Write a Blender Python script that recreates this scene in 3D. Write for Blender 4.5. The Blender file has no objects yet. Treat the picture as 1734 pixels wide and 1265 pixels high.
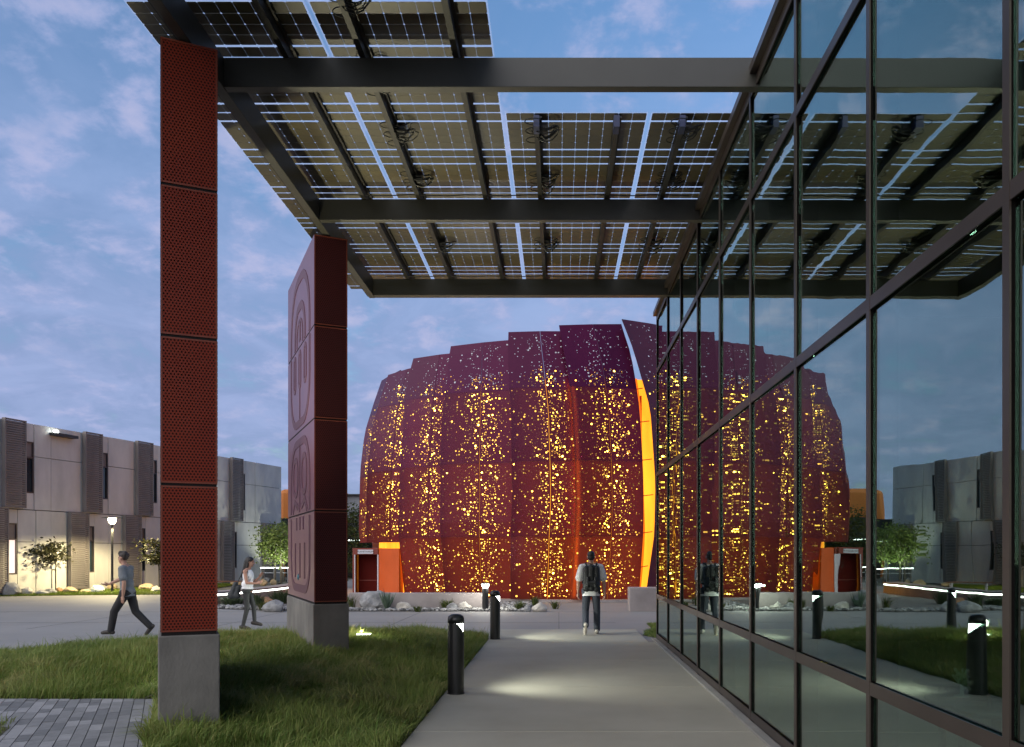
import bpy, bmesh, math, random
import numpy as np
from mathutils import Vector, Matrix, noise as mnoise

random.seed(7)
RNG = np.random.default_rng(7)
scene = bpy.context.scene
COL = scene.collection

# ------------------------------------------------------------------ camera
EYE = 1.7
cam_d = bpy.data.cameras.new('camera')
cam = bpy.data.objects.new('camera', cam_d)
COL.objects.link(cam)
cam.location = (0, 0, EYE)
cam.rotation_euler = (math.radians(90), 0, 0)
cam_d.sensor_fit = 'HORIZONTAL'
cam_d.sensor_width = 36.0
cam_d.lens = 36.0 * 1420 / 1734
cam_d.shift_x = (867 - 946) / 1734
cam_d.shift_y = (937 - 632.5) / 1734
cam_d.clip_start = 0.05
cam_d.clip_end = 3000
scene.camera = cam

# ------------------------------------------------------------------ sky, sun, exposure
SUN_EL, SUN_AZ = math.radians(2.5), math.radians(228)   # low, behind the camera to the left, almost down
world = bpy.data.worlds.new('World')
scene.world = world
world.use_nodes = True
wt = world.node_tree
wt.nodes.clear()


def wn(t, **kw):
    n = wt.nodes.new(t)
    for k, v in kw.items():
        setattr(n, k, v)
    return n


w_out = wn('ShaderNodeOutputWorld')
w_bg = wn('ShaderNodeBackground')
w_bg.inputs['Strength'].default_value = 0.15
sky = wn('ShaderNodeTexSky', sky_type='NISHITA')
sky.sun_disc = False
sky.sun_elevation = SUN_EL
sky.sun_rotation = SUN_AZ
sky.altitude = 100
sky.air_density = 1.0
sky.dust_density = 1.0
sky.ozone_density = 2.0
w_gain = wn('ShaderNodeMix', data_type='RGBA', blend_type='MULTIPLY')
w_gain.inputs[0].default_value = 1.0
w_gain.inputs[7].default_value = (0.56, 0.68, 0.86, 1)   # white balance of the photograph
wt.links.new(sky.outputs[0], w_gain.inputs[6])
w_tc = wn('ShaderNodeTexCoord')
w_sep = wn('ShaderNodeSeparateXYZ')
wt.links.new(w_tc.outputs['Generated'], w_sep.inputs[0])


def wmath(op, a, b=None, clamp=False):
    n = wn('ShaderNodeMath', operation=op, use_clamp=clamp)
    for i, x in enumerate((a, b)):
        if x is None:
            continue
        if isinstance(x, (int, float)):
            n.inputs[i].default_value = x
        else:
            wt.links.new(x, n.inputs[i])
    return n.outputs[0]


zc = wmath('MAXIMUM', w_sep.outputs['Z'], 0.0)
inv = wmath('DIVIDE', 1.0, wmath('ADD', zc, 0.30))
cxn = wn('ShaderNodeCombineXYZ')
wt.links.new(wmath('MULTIPLY', w_sep.outputs['X'], inv), cxn.inputs[0])
wt.links.new(wmath('MULTIPLY', w_sep.outputs['Y'], inv), cxn.inputs[1])


def wnoise(scale, detail, rough, offs, distort=0.0):
    m = wn('ShaderNodeMapping')
    m.inputs['Location'].default_value = offs
    wt.links.new(cxn.outputs[0], m.inputs['Vector'])
    n = wn('ShaderNodeTexNoise')
    n.inputs['Scale'].default_value = scale
    n.inputs['Detail'].default_value = detail
    n.inputs['Roughness'].default_value = rough
    n.inputs['Distortion'].default_value = distort
    wt.links.new(m.outputs[0], n.inputs['Vector'])
    return n.outputs['Fac']


def wramp(fac, a, b):
    m = wn('ShaderNodeMapRange', interpolation_type='SMOOTHSTEP')
    m.inputs['From Min'].default_value = a
    m.inputs['From Max'].default_value = b
    wt.links.new(fac, m.inputs['Value'])
    return m.outputs[0]


def wmix(fac, a, b):
    m = wn('ShaderNodeMix', data_type='RGBA')
    for i, x in ((0, fac), (6, a), (7, b)):
        if isinstance(x, tuple):
            m.inputs[i].default_value = x
        elif isinstance(x, (int, float)):
            m.inputs[i].default_value = x
        else:
            wt.links.new(x, m.inputs[i])
    return m.outputs[2]


big = wnoise(1.9, 3, 0.5, (3.1, 1.7, 0), 0.3)
puff = wnoise(11.0, 7, 0.58, (0.4, 5.2, 0), 0.15)
tex = wnoise(4.6, 8, 0.62, (8.4, 2.2, 0), 0.5)
veil = wmath('MULTIPLY', wramp(zc, 0.66, 0.16), wramp(tex, 0.15, 0.50))
puffm = wmath('MULTIPLY', wmath('MULTIPLY', wramp(puff, 0.45, 0.62), wramp(big, 0.28, 0.50)), 0.72)
band = wramp(tex, 0.34, 0.72)
CL = 1.0
veil_col = wmix(band, (0.345 * CL, 0.455 * CL, 0.80 * CL, 1), (0.48 * CL, 0.59 * CL, 0.98 * CL, 1))
puff_col = wmix(wramp(puff, 0.52, 0.75), (0.50 * CL, 0.60 * CL, 0.98 * CL, 1), (0.74 * CL, 0.74 * CL, 1.06 * CL, 1))
c1 = wmix(wmath('MULTIPLY', veil, 0.93), w_gain.outputs[2], veil_col)
c2 = wmix(puffm, c1, puff_col)
wt.links.new(c2, w_bg.inputs['Color'])
wt.links.new(w_bg.outputs[0], w_out.inputs['Surface'])

sun_d = bpy.data.lights.new('sun', 'SUN')
sun_d.energy = 0.70
sun_d.angle = math.radians(105)
sun_d.color = (1.0, 0.91, 0.78)
sun = bpy.data.objects.new('sun', sun_d)
COL.objects.link(sun)
sdir = Vector((math.sin(SUN_AZ) * math.cos(SUN_EL), math.cos(SUN_AZ) * math.cos(SUN_EL), math.sin(math.radians(30))))
sun.rotation_euler = sdir.to_track_quat('Z', 'Y').to_euler()

scene.view_settings.view_transform = 'Standard'
scene.view_settings.look = 'None'
scene.view_settings.exposure = 2.3
scene.view_settings.gamma = 1.0
scene.view_settings.use_curve_mapping = False
scene.cycles.use_denoising = True
scene.cycles.max_bounces = 8
scene.cycles.transparent_max_bounces = 24
scene.cycles.sample_clamp_indirect = 6.0
scene.cycles.caustics_reflective = False
scene.cycles.caustics_refractive = False


# ------------------------------------------------------------------ materials
LS = 0.42        # all lamps and lit surfaces, against the exposure


def new_mat(name):
    m = bpy.data.materials.new(name)
    m.use_nodes = True
    nt = m.node_tree
    b = nt.nodes['Principled BSDF']
    return m, nt, b


def surf(name, col, rough=0.7, var=0.15, scale=3.0, bump=0.0, bscale=None, metallic=0.0, spec=0.5,
         stretch=(1, 1, 1), col2=None, detail=6, coat=0.0):
    m, nt, b = new_mat(name)
    tc = nt.nodes.new('ShaderNodeTexCoord')
    mp = nt.nodes.new('ShaderNodeMapping')
    mp.inputs['Scale'].default_value = stretch
    nt.links.new(tc.outputs['Object'], mp.inputs['Vector'])
    n = nt.nodes.new('ShaderNodeTexNoise')
    n.inputs['Scale'].default_value = scale
    n.inputs['Detail'].default_value = detail
    n.inputs['Roughness'].default_value = 0.6
    nt.links.new(mp.outputs[0], n.inputs['Vector'])
    r = nt.nodes.new('ShaderNodeMapRange')
    r.inputs['From Min'].default_value = 0.3
    r.inputs['From Max'].default_value = 0.7
    nt.links.new(n.outputs['Fac'], r.inputs['Value'])
    mx = nt.nodes.new('ShaderNodeMix')
    mx.data_type = 'RGBA'
    nt.links.new(r.outputs[0], mx.inputs[0])
    if col2 is None:
        mx.inputs[6].default_value = tuple(c * (1 - var) for c in col) + (1,)
        mx.inputs[7].default_value = tuple(min(1, c * (1 + var)) for c in col) + (1,)
    else:
        mx.inputs[6].default_value = tuple(col) + (1,)
        mx.inputs[7].default_value = tuple(col2) + (1,)
    nt.links.new(mx.outputs[2], b.inputs['Base Color'])
    b.inputs['Roughness'].default_value = rough
    b.inputs['Metallic'].default_value = metallic
    b.inputs['Specular IOR Level'].default_value = spec
    b.inputs['Coat Weight'].default_value = coat
    b.inputs['Coat Roughness'].default_value = 0.22
    if bump > 0:
        n2 = nt.nodes.new('ShaderNodeTexNoise')
        n2.inputs['Scale'].default_value = bscale or scale * 8
        n2.inputs['Detail'].default_value = 5
        nt.links.new(mp.outputs[0], n2.inputs['Vector'])
        bp = nt.nodes.new('ShaderNodeBump')
        bp.inputs['Strength'].default_value = bump
        bp.inputs['Distance'].default_value = 0.02
        nt.links.new(n2.outputs['Fac'], bp.inputs['Height'])
        nt.links.new(bp.outputs[0], b.inputs['Normal'])
    return m


def emit(name, col, strength):
    strength *= LS
    m, nt, b = new_mat(name)
    b.inputs['Base Color'].default_value = tuple(min(1, c) * 0.5 for c in col) + (1,)
    b.inputs['Emission Color'].default_value = tuple(col) + (1,)
    b.inputs['Emission Strength'].default_value = strength
    return m


def attr_mat(name, attr, rough=0.7, spec=0.3, trans=0.0):
    m, nt, b = new_mat(name)
    a = nt.nodes.new('ShaderNodeVertexColor')
    a.layer_name = attr
    nt.links.new(a.outputs[0], b.inputs['Base Color'])
    b.inputs['Roughness'].default_value = rough
    b.inputs['Specular IOR Level'].default_value = spec
    if trans > 0:
        t = nt.nodes.new('ShaderNodeBsdfTranslucent')
        nt.links.new(a.outputs[0], t.inputs['Color'])
        mx = nt.nodes.new('ShaderNodeMixShader')
        mx.inputs[0].default_value = trans
        nt.links.new(b.outputs[0], mx.inputs[1])
        nt.links.new(t.outputs[0], mx.inputs[2])
        nt.links.new(mx.outputs[0], nt.nodes['Material Output'].inputs['Surface'])
    return m


def perforated(name, col, col2, pitch, hole, rough=0.45):
    """Sheet metal punched with a staggered grid of round holes."""
    m, nt, b = new_mat(name)
    N, L = nt.nodes, nt.links
    tc = N.new('ShaderNodeTexCoord')
    sp = N.new('ShaderNodeSeparateXYZ')
    L.new(tc.outputs['Object'], sp.inputs[0])

    def ma(op, a, c=None):
        n = N.new('ShaderNodeMath')
        n.operation = op
        for i, x in enumerate((a, c)):
            if x is None:
                continue
            if isinstance(x, (int, float)):
                n.inputs[i].default_value = x
            else:
                L.new(x, n.inputs[i])
        return n.outputs[0]
    u = ma('DIVIDE', ma('ADD', sp.outputs['X'], sp.outputs['Y']), pitch)
    v = ma('DIVIDE', sp.outputs['Z'], pitch * 0.866)

    def cell(du, dv):
        fu = ma('SUBTRACT', ma('FRACT', ma('ADD', u, du + 100)), 0.5)
        fv = ma('MULTIPLY', ma('SUBTRACT', ma('FRACT', ma('MULTIPLY', ma('ADD', v, dv + 100), 0.5)), 0.5), 1.732)
        return ma('SQRT', ma('ADD', ma('MULTIPLY', fu, fu), ma('MULTIPLY', fv, fv)))
    d = ma('MINIMUM', cell(0, 0), cell(0.5, 1))
    h = N.new('ShaderNodeMapRange')
    h.inputs['From Min'].default_value = hole * 1.12
    h.inputs['From Max'].default_value = hole * 0.88
    L.new(d, h.inputs['Value'])
    n = N.new('ShaderNodeTexNoise')
    n.inputs['Scale'].default_value = 1.6
    n.inputs['Detail'].default_value = 6
    L.new(tc.outputs['Object'], n.inputs['Vector'])
    mx = N.new('ShaderNodeMix')
    mx.data_type = 'RGBA'
    L.new(n.outputs['Fac'], mx.inputs[0])
    mx.inputs[6].default_value = tuple(col) + (1,)
    mx.inputs[7].default_value = tuple(col2) + (1,)
    L.new(mx.outputs[2], b.inputs['Base Color'])
    b.inputs['Roughness'].default_value = rough
    b.inputs['Specular IOR Level'].default_value = 0.25
    tr = N.new('ShaderNodeBsdfTransparent')
    ms = N.new('ShaderNodeMixShader')
    L.new(h.outputs[0], ms.inputs[0])
    L.new(b.outputs[0], ms.inputs[1])
    L.new(tr.outputs[0], ms.inputs[2])
    L.new(ms.outputs[0], N['Material Output'].inputs['Surface'])
    return m


def facade_glass(name):
    """Tinted reflective glazing: part mirror, part tinted see-through, slightly wavy."""
    m, nt, b = new_mat(name)
    N, L = nt.nodes, nt.links
    N.remove(b)
    tr = N.new('ShaderNodeBsdfTransparent')
    tr.inputs['Color'].default_value = (0.60, 0.72, 0.65, 1)
    gl = N.new('ShaderNodeBsdfGlossy')
    gl.inputs['Roughness'].default_value = 0.006
    gl.inputs['Color'].default_value = (0.76, 0.90, 0.84, 1)
    lw = N.new('ShaderNodeLayerWeight')
    lw.inputs['Blend'].default_value = 0.5
    p = N.new('ShaderNodeMath')
    p.operation = 'POWER'
    L.new(lw.outputs['Facing'], p.inputs[0])
    p.inputs[1].default_value = 3.0
    mr = N.new('ShaderNodeMath')
    mr.operation = 'MULTIPLY_ADD'
    L.new(p.outputs[0], mr.inputs[0])
    mr.inputs[1].default_value = 0.58
    mr.inputs[2].default_value = 0.29
    mx = N.new('ShaderNodeMixShader')
    L.new(mr.outputs[0], mx.inputs[0])
    L.new(tr.outputs[0], mx.inputs[1])
    L.new(gl.outputs[0], mx.inputs[2])
    L.new(mx.outputs[0], N['Material Output'].inputs['Surface'])
    geo = N.new('ShaderNodeNewGeometry')
    mp = N.new('ShaderNodeMapping')
    mp.inputs['Scale'].default_value = (1, 1.5, 0.8)
    L.new(geo.outputs['Position'], mp.inputs['Vector'])
    n = N.new('ShaderNodeTexNoise')
    n.inputs['Scale'].default_value = 1.3
    n.inputs['Detail'].default_value = 1.5
    L.new(mp.outputs[0], n.inputs['Vector'])
    bp = N.new('ShaderNodeBump')
    bp.inputs['Strength'].default_value = 0.13
    bp.inputs['Distance'].default_value = 0.012
    L.new(n.outputs['Fac'], bp.inputs['Height'])
    L.new(bp.outputs[0], gl.inputs['Normal'])
    return m


def clear_sheet(name, tint, frost, frost_col):
    m, nt, b = new_mat(name)
    N, L = nt.nodes, nt.links
    N.remove(b)
    tr = N.new('ShaderNodeBsdfTransparent')
    tr.inputs['Color'].default_value = tuple(tint) + (1,)
    tl = N.new('ShaderNodeBsdfTranslucent')
    tl.inputs['Color'].default_value = tuple(frost_col) + (1,)
    mx = N.new('ShaderNodeMixShader')
    mx.inputs[0].default_value = frost
    L.new(tr.outputs[0], mx.inputs[1])
    L.new(tl.outputs[0], mx.inputs[2])
    L.new(mx.outputs[0], N['Material Output'].inputs['Surface'])
    return m


M = {}
M['concrete_path'] = surf('concrete_path', (0.33, 0.31, 0.25), 0.72, 0.13, 0.7, 0.14, 90, detail=10, col2=(0.42, 0.40, 0.33))
M['concrete_plaza'] = surf('concrete_plaza', (0.255, 0.245, 0.235), 0.75, 0.08, 0.5, 0.08, 50)
M['joint'] = surf('joint', (0.10, 0.10, 0.10), 0.9)
M['concrete_base'] = surf('concrete_base', (0.165, 0.158, 0.145), 0.8, 0.30, 2.2, 0.2, 40, stretch=(1, 1, 0.7))
M['concrete_wall'] = surf('concrete_wall', (0.50, 0.49, 0.465), 0.85, 0.14, 1.2, 0.15, 30, stretch=(1, 1, 0.35))
M['concrete_planter'] = surf('concrete_planter', (0.31, 0.275, 0.265), 0.85, 0.18, 1.6, 0.15, 40)
M['soil'] = surf('soil', (0.055, 0.055, 0.03), 0.95, 0.4, 6, 0.3, 40)
M['ground'] = surf('ground', (0.16, 0.15, 0.12), 0.95, 0.3, 0.2)
M['gravel_floor'] = surf('gravel_floor', (0.14, 0.135, 0.13), 0.95, 0.4, 12, 0.4, 60)
M['stone_grey'] = surf('stone_grey', (0.26, 0.26, 0.26), 0.85, 0.45, 4, 0.35, 25)
M['stone_pale'] = surf('stone_pale', (0.46, 0.43, 0.38), 0.85, 0.30, 4, 0.35, 25)
M['stone_tan'] = surf('stone_tan', (0.42, 0.33, 0.20), 0.85, 0.30, 4, 0.35, 25)
M['stone_rust'] = surf('stone_rust', (0.36, 0.20, 0.11), 0.85, 0.30, 4, 0.35, 25)
M['paver_a'] = surf('paver_a', (0.26, 0.265, 0.28), 0.8, 0.15, 8, 0.15, 80)
M['paver_b'] = surf('paver_b', (0.185, 0.19, 0.20), 0.8, 0.15, 8, 0.15, 80)
M['paver_c'] = surf('paver_c', (0.135, 0.14, 0.15), 0.8, 0.15, 8, 0.15, 80)
M['steel'] = surf('steel', (0.055, 0.054, 0.046), 0.42, 0.12, 1.5, 0.03, 30, spec=0.5)
M['purlin'] = surf('purlin', (0.014, 0.012, 0.010), 0.5, 0.2, 3)
M['purlin_cap'] = surf('purlin_cap', (0.02, 0.03, 0.09), 0.5, 0.2, 3)
M['cell'] = surf('cell', (0.066, 0.057, 0.034), 0.42, 0.22, 1.1, spec=0.5, detail=2, coat=0.25)
M['module_glass'] = clear_sheet('module_glass', (0.86, 0.92, 0.98), 0.22, (0.9, 0.9, 0.95))
M['cable'] = surf('cable', (0.008, 0.008, 0.009), 0.5)
M['bronze'] = surf('bronze', (0.062, 0.048, 0.040), 0.38, 0.12, 2, metallic=0.35)
M['gasket'] = surf('gasket', (0.007, 0.006, 0.006), 0.8, spec=0.05)
M['sill'] = surf('sill', (0.30, 0.29, 0.27), 0.6, 0.15, 3)
M['glass'] = facade_glass('glass')
M['dark_floor'] = surf('dark_floor', (0.10, 0.105, 0.10), 0.35, 0.2, 0.8)
M['inner_floor'] = surf('inner_floor', (0.30, 0.31, 0.29), 0.4, 0.1, 0.8)
M['dark_wall'] = surf('dark_wall', (0.045, 0.048, 0.046), 0.8, 0.2, 1)
M['black'] = surf('black', (0.012, 0.012, 0.013), 0.32, 0.2, 3, spec=0.5)
M['black_core'] = surf('black_core', (0.006, 0.004, 0.004), 0.9)
M['pillar_red'] = perforated('pillar_red', (0.155, 0.017, 0.009), (0.225, 0.032, 0.011), 0.0285, 0.30, 0.6)
M['pillar_plum'] = perforated('pillar_plum', (0.050, 0.008, 0.009), (0.066, 0.010, 0.010), 0.0285, 0.24, 0.6)
M['pillar_face'] = surf('pillar_face', (0.140, 0.056, 0.088), 0.34, 0.10, 1.5, spec=0.6)
M['pillar_motif'] = surf('pillar_motif', (0.095, 0.036, 0.056), 0.5, 0.10, 1.5)
# translucency rises row by row downwards, painting the warm glow low on the shell
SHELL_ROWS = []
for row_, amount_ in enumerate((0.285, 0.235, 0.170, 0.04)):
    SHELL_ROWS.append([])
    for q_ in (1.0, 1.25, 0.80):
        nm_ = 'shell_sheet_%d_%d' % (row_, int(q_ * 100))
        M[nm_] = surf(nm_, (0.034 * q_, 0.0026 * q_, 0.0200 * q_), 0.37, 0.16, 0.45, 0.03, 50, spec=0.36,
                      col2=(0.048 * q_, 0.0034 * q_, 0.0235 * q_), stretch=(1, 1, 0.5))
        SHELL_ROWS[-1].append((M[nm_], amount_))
M['shell'] = SHELL_ROWS[0][0][0]
M['shell_dark'] = surf('shell_dark', (0.055, 0.012, 0.030), 0.36, 0.16, 0.6, spec=0.45, col2=(0.045, 0.010, 0.028))


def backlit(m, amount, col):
    """Translucent mix that puts a warm glow into the sheet material."""
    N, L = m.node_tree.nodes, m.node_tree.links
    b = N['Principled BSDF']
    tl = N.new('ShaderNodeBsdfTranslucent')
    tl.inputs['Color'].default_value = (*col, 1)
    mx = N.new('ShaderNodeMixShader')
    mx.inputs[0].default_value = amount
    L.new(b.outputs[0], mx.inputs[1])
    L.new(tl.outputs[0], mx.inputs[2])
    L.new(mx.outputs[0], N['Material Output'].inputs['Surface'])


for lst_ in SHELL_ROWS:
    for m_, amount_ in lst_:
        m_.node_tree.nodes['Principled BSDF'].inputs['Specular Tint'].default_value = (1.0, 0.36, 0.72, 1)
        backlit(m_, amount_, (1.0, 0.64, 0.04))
backlit(M['shell_dark'], 0.10, (1.0, 0.36, 0.10))
M['pale_disc'] = surf('pale_disc', (0.50, 0.51, 0.55), 0.8, 0.05)
M['portal_red'] = surf('portal_red', (0.20, 0.030, 0.016), 0.5, 0.12, 1)
M['portal_orange'] = surf('portal_orange', (0.62, 0.095, 0.012), 0.6, 0.10, 1)
M['door_red'] = surf('door_red', (0.10, 0.010, 0.007), 0.8, 0.1, 1, spec=0.1)
M['sign_plate'] = surf('sign_plate', (0.60, 0.61, 0.66), 0.5, 0.05)
M['sign_ink'] = surf('sign_ink', (0.09, 0.09, 0.10), 0.5)
M['louvre'] = surf('louvre', (0.165, 0.148, 0.142), 0.55, 0.15, 1.0)
M['window_frame'] = surf('window_frame', (0.05, 0.04, 0.04), 0.4)
M['window_dark'] = surf('window_dark', (0.018, 0.03, 0.034), 0.05, 0.3, 0.8, spec=0.9)
M['window_lit'] = emit('window_lit', (1.0, 0.72, 0.66), 0.55)
M['fix_white'] = emit('fix_white', (0.92, 1.0, 0.93), 9.0)
M['lamp_warm'] = emit('lamp_warm', (1.0, 0.88, 0.55), 14.0)
M['led'] = emit('led', (0.95, 1.0, 0.92), 7.0)
M['led_soft'] = emit('led_soft', (0.9, 1.0, 0.9), 3.0)
M['lamp_metal'] = surf('lamp_metal', (0.02, 0.02, 0.022), 0.4)
M['orange_wall'] = surf('orange_wall', (0.52, 0.16, 0.02), 0.6, 0.08, 0.6)
M['grey_wall'] = surf('grey_wall', (0.30, 0.31, 0.33), 0.8, 0.08, 0.6)
M['roof_dark'] = surf('roof_dark', (0.03, 0.033, 0.036), 0.6)
M['bark'] = surf('bark', (0.075, 0.06, 0.05), 0.9, 0.3, 8, 0.4, 30)
M['bark_pale'] = surf('bark_pale', (0.26, 0.24, 0.19), 0.9, 0.3, 8, 0.4, 30)
M['wood'] = surf('wood', (0.17, 0.075, 0.035), 0.6, 0.2, 4)
M['leaf'] = attr_mat('leaf', 'tint', 0.55, 0.3, 0.25)
M['grass'] = attr_mat('grass', 'tint', 0.6, 0.25, 0.30)
M['skin'] = surf('skin', (0.42, 0.235, 0.165), 0.5, 0.08, 6)
M['skin_woman'] = surf('skin_woman', (0.47, 0.255, 0.18), 0.5, 0.08, 6)
M['hair'] = surf('hair', (0.012, 0.009, 0.008), 0.45, 0.4, 30, 0.4, 90)
M['hair_brown'] = surf('hair_brown', (0.022, 0.012, 0.009), 0.5, 0.4, 30, 0.4, 90)
M['shirt_grey'] = surf('shirt_grey', (0.16, 0.175, 0.19), 0.85, 0.2, 5, 0.4, 18)
M['shirt_pale'] = surf('shirt_pale', (0.64, 0.64, 0.63), 0.85, 0.12, 5, 0.5, 14)
M['top_white'] = surf('top_white', (0.86, 0.86, 0.87), 0.85, 0.05, 5, 0.3, 18)
M['trouser_black'] = surf('trouser_black', (0.012, 0.012, 0.014), 0.8, 0.2, 5, 0.4, 16)
M['trouser_navy'] = surf('trouser_navy', (0.040, 0.046, 0.062), 0.85, 0.2, 5, 0.6, 14)
M['legging'] = surf('legging', (0.030, 0.031, 0.032), 0.7, 0.2, 5, 0.3, 16)
M['shoe_pale'] = surf('shoe_pale', (0.60, 0.55, 0.47), 0.7, 0.15, 8)
M['shoe_dark'] = surf('shoe_dark', (0.03, 0.025, 0.022), 0.6, 0.15, 8)
M['pack'] = surf('pack', (0.010, 0.011, 0.011), 0.6, 0.3, 6, 0.4, 30)
M['bag'] = surf('bag', (0.028, 0.033, 0.038), 0.6, 0.3, 6, 0.3, 30)
M['eye'] = surf('eye', (0.02, 0.012, 0.01), 0.3)
M['lip'] = surf('lip', (0.32, 0.10, 0.09), 0.5)
M['figurine_white'] = surf('figurine_white', (0.82, 0.85, 0.83), 0.5, 0.1, 20)
M['teal'] = surf('teal', (0.03, 0.16, 0.20), 0.4)
M['bracket'] = surf('bracket', (0.30, 0.30, 0.28), 0.5)


# amber drum wall inside the shell, its lamplight put in as emission
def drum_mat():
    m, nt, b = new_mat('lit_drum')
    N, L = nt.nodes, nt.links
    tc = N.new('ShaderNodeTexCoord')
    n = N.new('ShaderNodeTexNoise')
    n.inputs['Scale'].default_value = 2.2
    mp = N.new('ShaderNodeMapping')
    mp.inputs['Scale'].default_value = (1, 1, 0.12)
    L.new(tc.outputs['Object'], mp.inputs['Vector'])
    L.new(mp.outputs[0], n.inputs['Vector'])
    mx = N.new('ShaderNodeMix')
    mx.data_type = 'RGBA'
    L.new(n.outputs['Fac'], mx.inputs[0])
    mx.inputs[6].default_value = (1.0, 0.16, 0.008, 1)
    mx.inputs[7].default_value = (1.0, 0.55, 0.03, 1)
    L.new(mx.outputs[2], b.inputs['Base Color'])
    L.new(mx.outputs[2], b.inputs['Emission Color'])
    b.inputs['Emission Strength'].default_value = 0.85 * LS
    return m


M['drum'] = drum_mat()
M['rim_glow_strip'] = emit('rim_glow_strip', (1.0, 0.30, 0.02), 7.0)
M['slot_glow'] = emit('slot_glow', (1.0, 0.17, 0.006), 0.62)


def glow_mat():
    m, nt, b = new_mat('lit_hole')
    a = nt.nodes.new('ShaderNodeVertexColor')
    a.layer_name = 'glow'
    b.inputs['Base Color'].default_value = (0.05, 0.02, 0.01, 1)
    nt.links.new(a.outputs[0], b.inputs['Emission Color'])
    b.inputs['Emission Strength'].default_value = 1.0 * LS
    return m


M['hole'] = glow_mat()


# ------------------------------------------------------------------ mesh helpers
class MB:
    def __init__(self):
        self.v, self.f, self.m = [], [], []

    def quad(self, a, b, c, d, mi=0):
        i = len(self.v)
        self.v += [tuple(a), tuple(b), tuple(c), tuple(d)]
        self.f.append((i, i + 1, i + 2, i + 3))
        self.m.append(mi)

    def box(self, x0, x1, y0, y1, z0, z1, mi=0, R=None, T=None):
        i = len(self.v)
        p = [(x0, y0, z0), (x1, y0, z0), (x1, y1, z0), (x0, y1, z0), (x0, y0, z1), (x1, y0, z1), (x1, y1, z1), (x0, y1, z1)]
        if R is not None:
            p = [tuple(R @ Vector(q)) for q in p]
        if T is not None:
            p = [tuple(Vector(q) + Vector(T)) for q in p]
        self.v += p
        for q in ((0, 3, 2, 1), (4, 5, 6, 7), (0, 1, 5, 4), (1, 2, 6, 5), (2, 3, 7, 6), (3, 0, 4, 7)):
            self.f.append(tuple(i + k for k in q))
            self.m.append(mi)

    def prism(self, poly, z0, z1, mi=0):
        i = len(self.v)
        n = len(poly)
        self.v += [(x, y, z0) for x, y in poly] + [(x, y, z1) for x, y in poly]
        self.f.append(tuple(i + k for k in reversed(range(n))))
        self.f.append(tuple(i + n + k for k in range(n)))
        self.m += [mi, mi]
        for k in range(n):
            self.f.append((i + k, i + (k + 1) % n, i + n + (k + 1) % n, i + n + k))
            self.m.append(mi)

    def tube(self, pts, r, n=8, cap=True, mi=0):
        pts = [Vector(p) for p in pts]
        rs = r if isinstance(r, (list, tuple)) else [r] * len(pts)
        i0 = len(self.v)
        ref = None
        for k, p in enumerate(pts):
            d = (pts[min(k + 1, len(pts) - 1)] - pts[max(k - 1, 0)]).normalized()
            if ref is None:
                ref = Vector((0, 0, 1)) if abs(d.z) < 0.9 else Vector((1, 0, 0))
            a = d.cross(ref).normalized()
            b = d.cross(a).normalized()
            ref = b.cross(d).normalized() if False else ref
            for j in range(n):
                t = 2 * math.pi * j / n
                self.v.append(tuple(p + (a * math.cos(t) + b * math.sin(t)) * rs[k]))
        for k in range(len(pts) - 1):
            for j in range(n):
                self.f.append((i0 + k * n + j, i0 + k * n + (j + 1) % n, i0 + (k + 1) * n + (j + 1) % n, i0 + (k + 1) * n + j))
                self.m.append(mi)
        if cap:
            self.f.append(tuple(i0 + j for j in reversed(range(n))))
            self.f.append(tuple(i0 + (len(pts) - 1) * n + j for j in range(n)))
            self.m += [mi, mi]

    def lathe(self, prof, n=24, cx=0, cy=0, mi=0):
        i0 = len(self.v)
        for r, z in prof:
            for j in range(n):
                t = 2 * math.pi * j / n
                self.v.append((cx + r * math.cos(t), cy + r * math.sin(t), z))
        for k in range(len(prof) - 1):
            for j in range(n):
                self.f.append((i0 + k * n + j, i0 + k * n + (j + 1) % n, i0 + (k + 1) * n + (j + 1) % n, i0 + (k + 1) * n + j))
                self.m.append(mi)
        self.f.append(tuple(i0 + j for j in reversed(range(n))))
        self.f.append(tuple(i0 + (len(prof) - 1) * n + j for j in range(n)))
        self.m += [mi, mi]

    def mesh(self, name, mats, smooth=False):
        me = bpy.data.meshes.new(name)
        me.from_pydata(self.v, [], self.f)
        if not isinstance(mats, (list, tuple)):
            mats = [mats]
        for x in mats:
            me.materials.append(x)
        if len(mats) > 1:
            me.polygons.foreach_set('material_index', self.m)
        if smooth:
            me.polygons.foreach_set('use_smooth', [True] * len(me.polygons))
        me.update()
        return me

    def build(self, name, mats, parent=None, smooth=False, bevel=0.0):
        o = link(name, self.mesh(name, mats, smooth), parent)
        if bevel > 0:
            b = o.modifiers.new('bevel', 'BEVEL')
            b.width = bevel
            b.segments = 2
            b.limit_method = 'ANGLE'
        return o


def link(name, me, parent=None):
    o = bpy.data.objects.new(name, me)
    COL.objects.link(o)
    if parent is not None:
        o.parent = parent
    return o


def tag(o, label=None, cat=None, group=None, kind=None):
    if label:
        o['label'] = label
    if cat:
        o['category'] = cat
    if group:
        o['group'] = group
    if kind:
        o['kind'] = kind
    return o


def thing(name, label, cat, loc=(0, 0, 0), rz=0.0, group=None):
    o = bpy.data.objects.new(name, None)
    o.empty_display_size = 0.2
    COL.objects.link(o)
    o.location = loc
    o.rotation_euler = (0, 0, rz)
    return tag(o, label, cat, group)


def copy_tree(o, parent=None):
    c = o.copy()
    COL.objects.link(c)
    if parent is not None:
        c.parent = parent
    for ch in list(o.children):
        copy_tree(ch, c)
    return c


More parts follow.
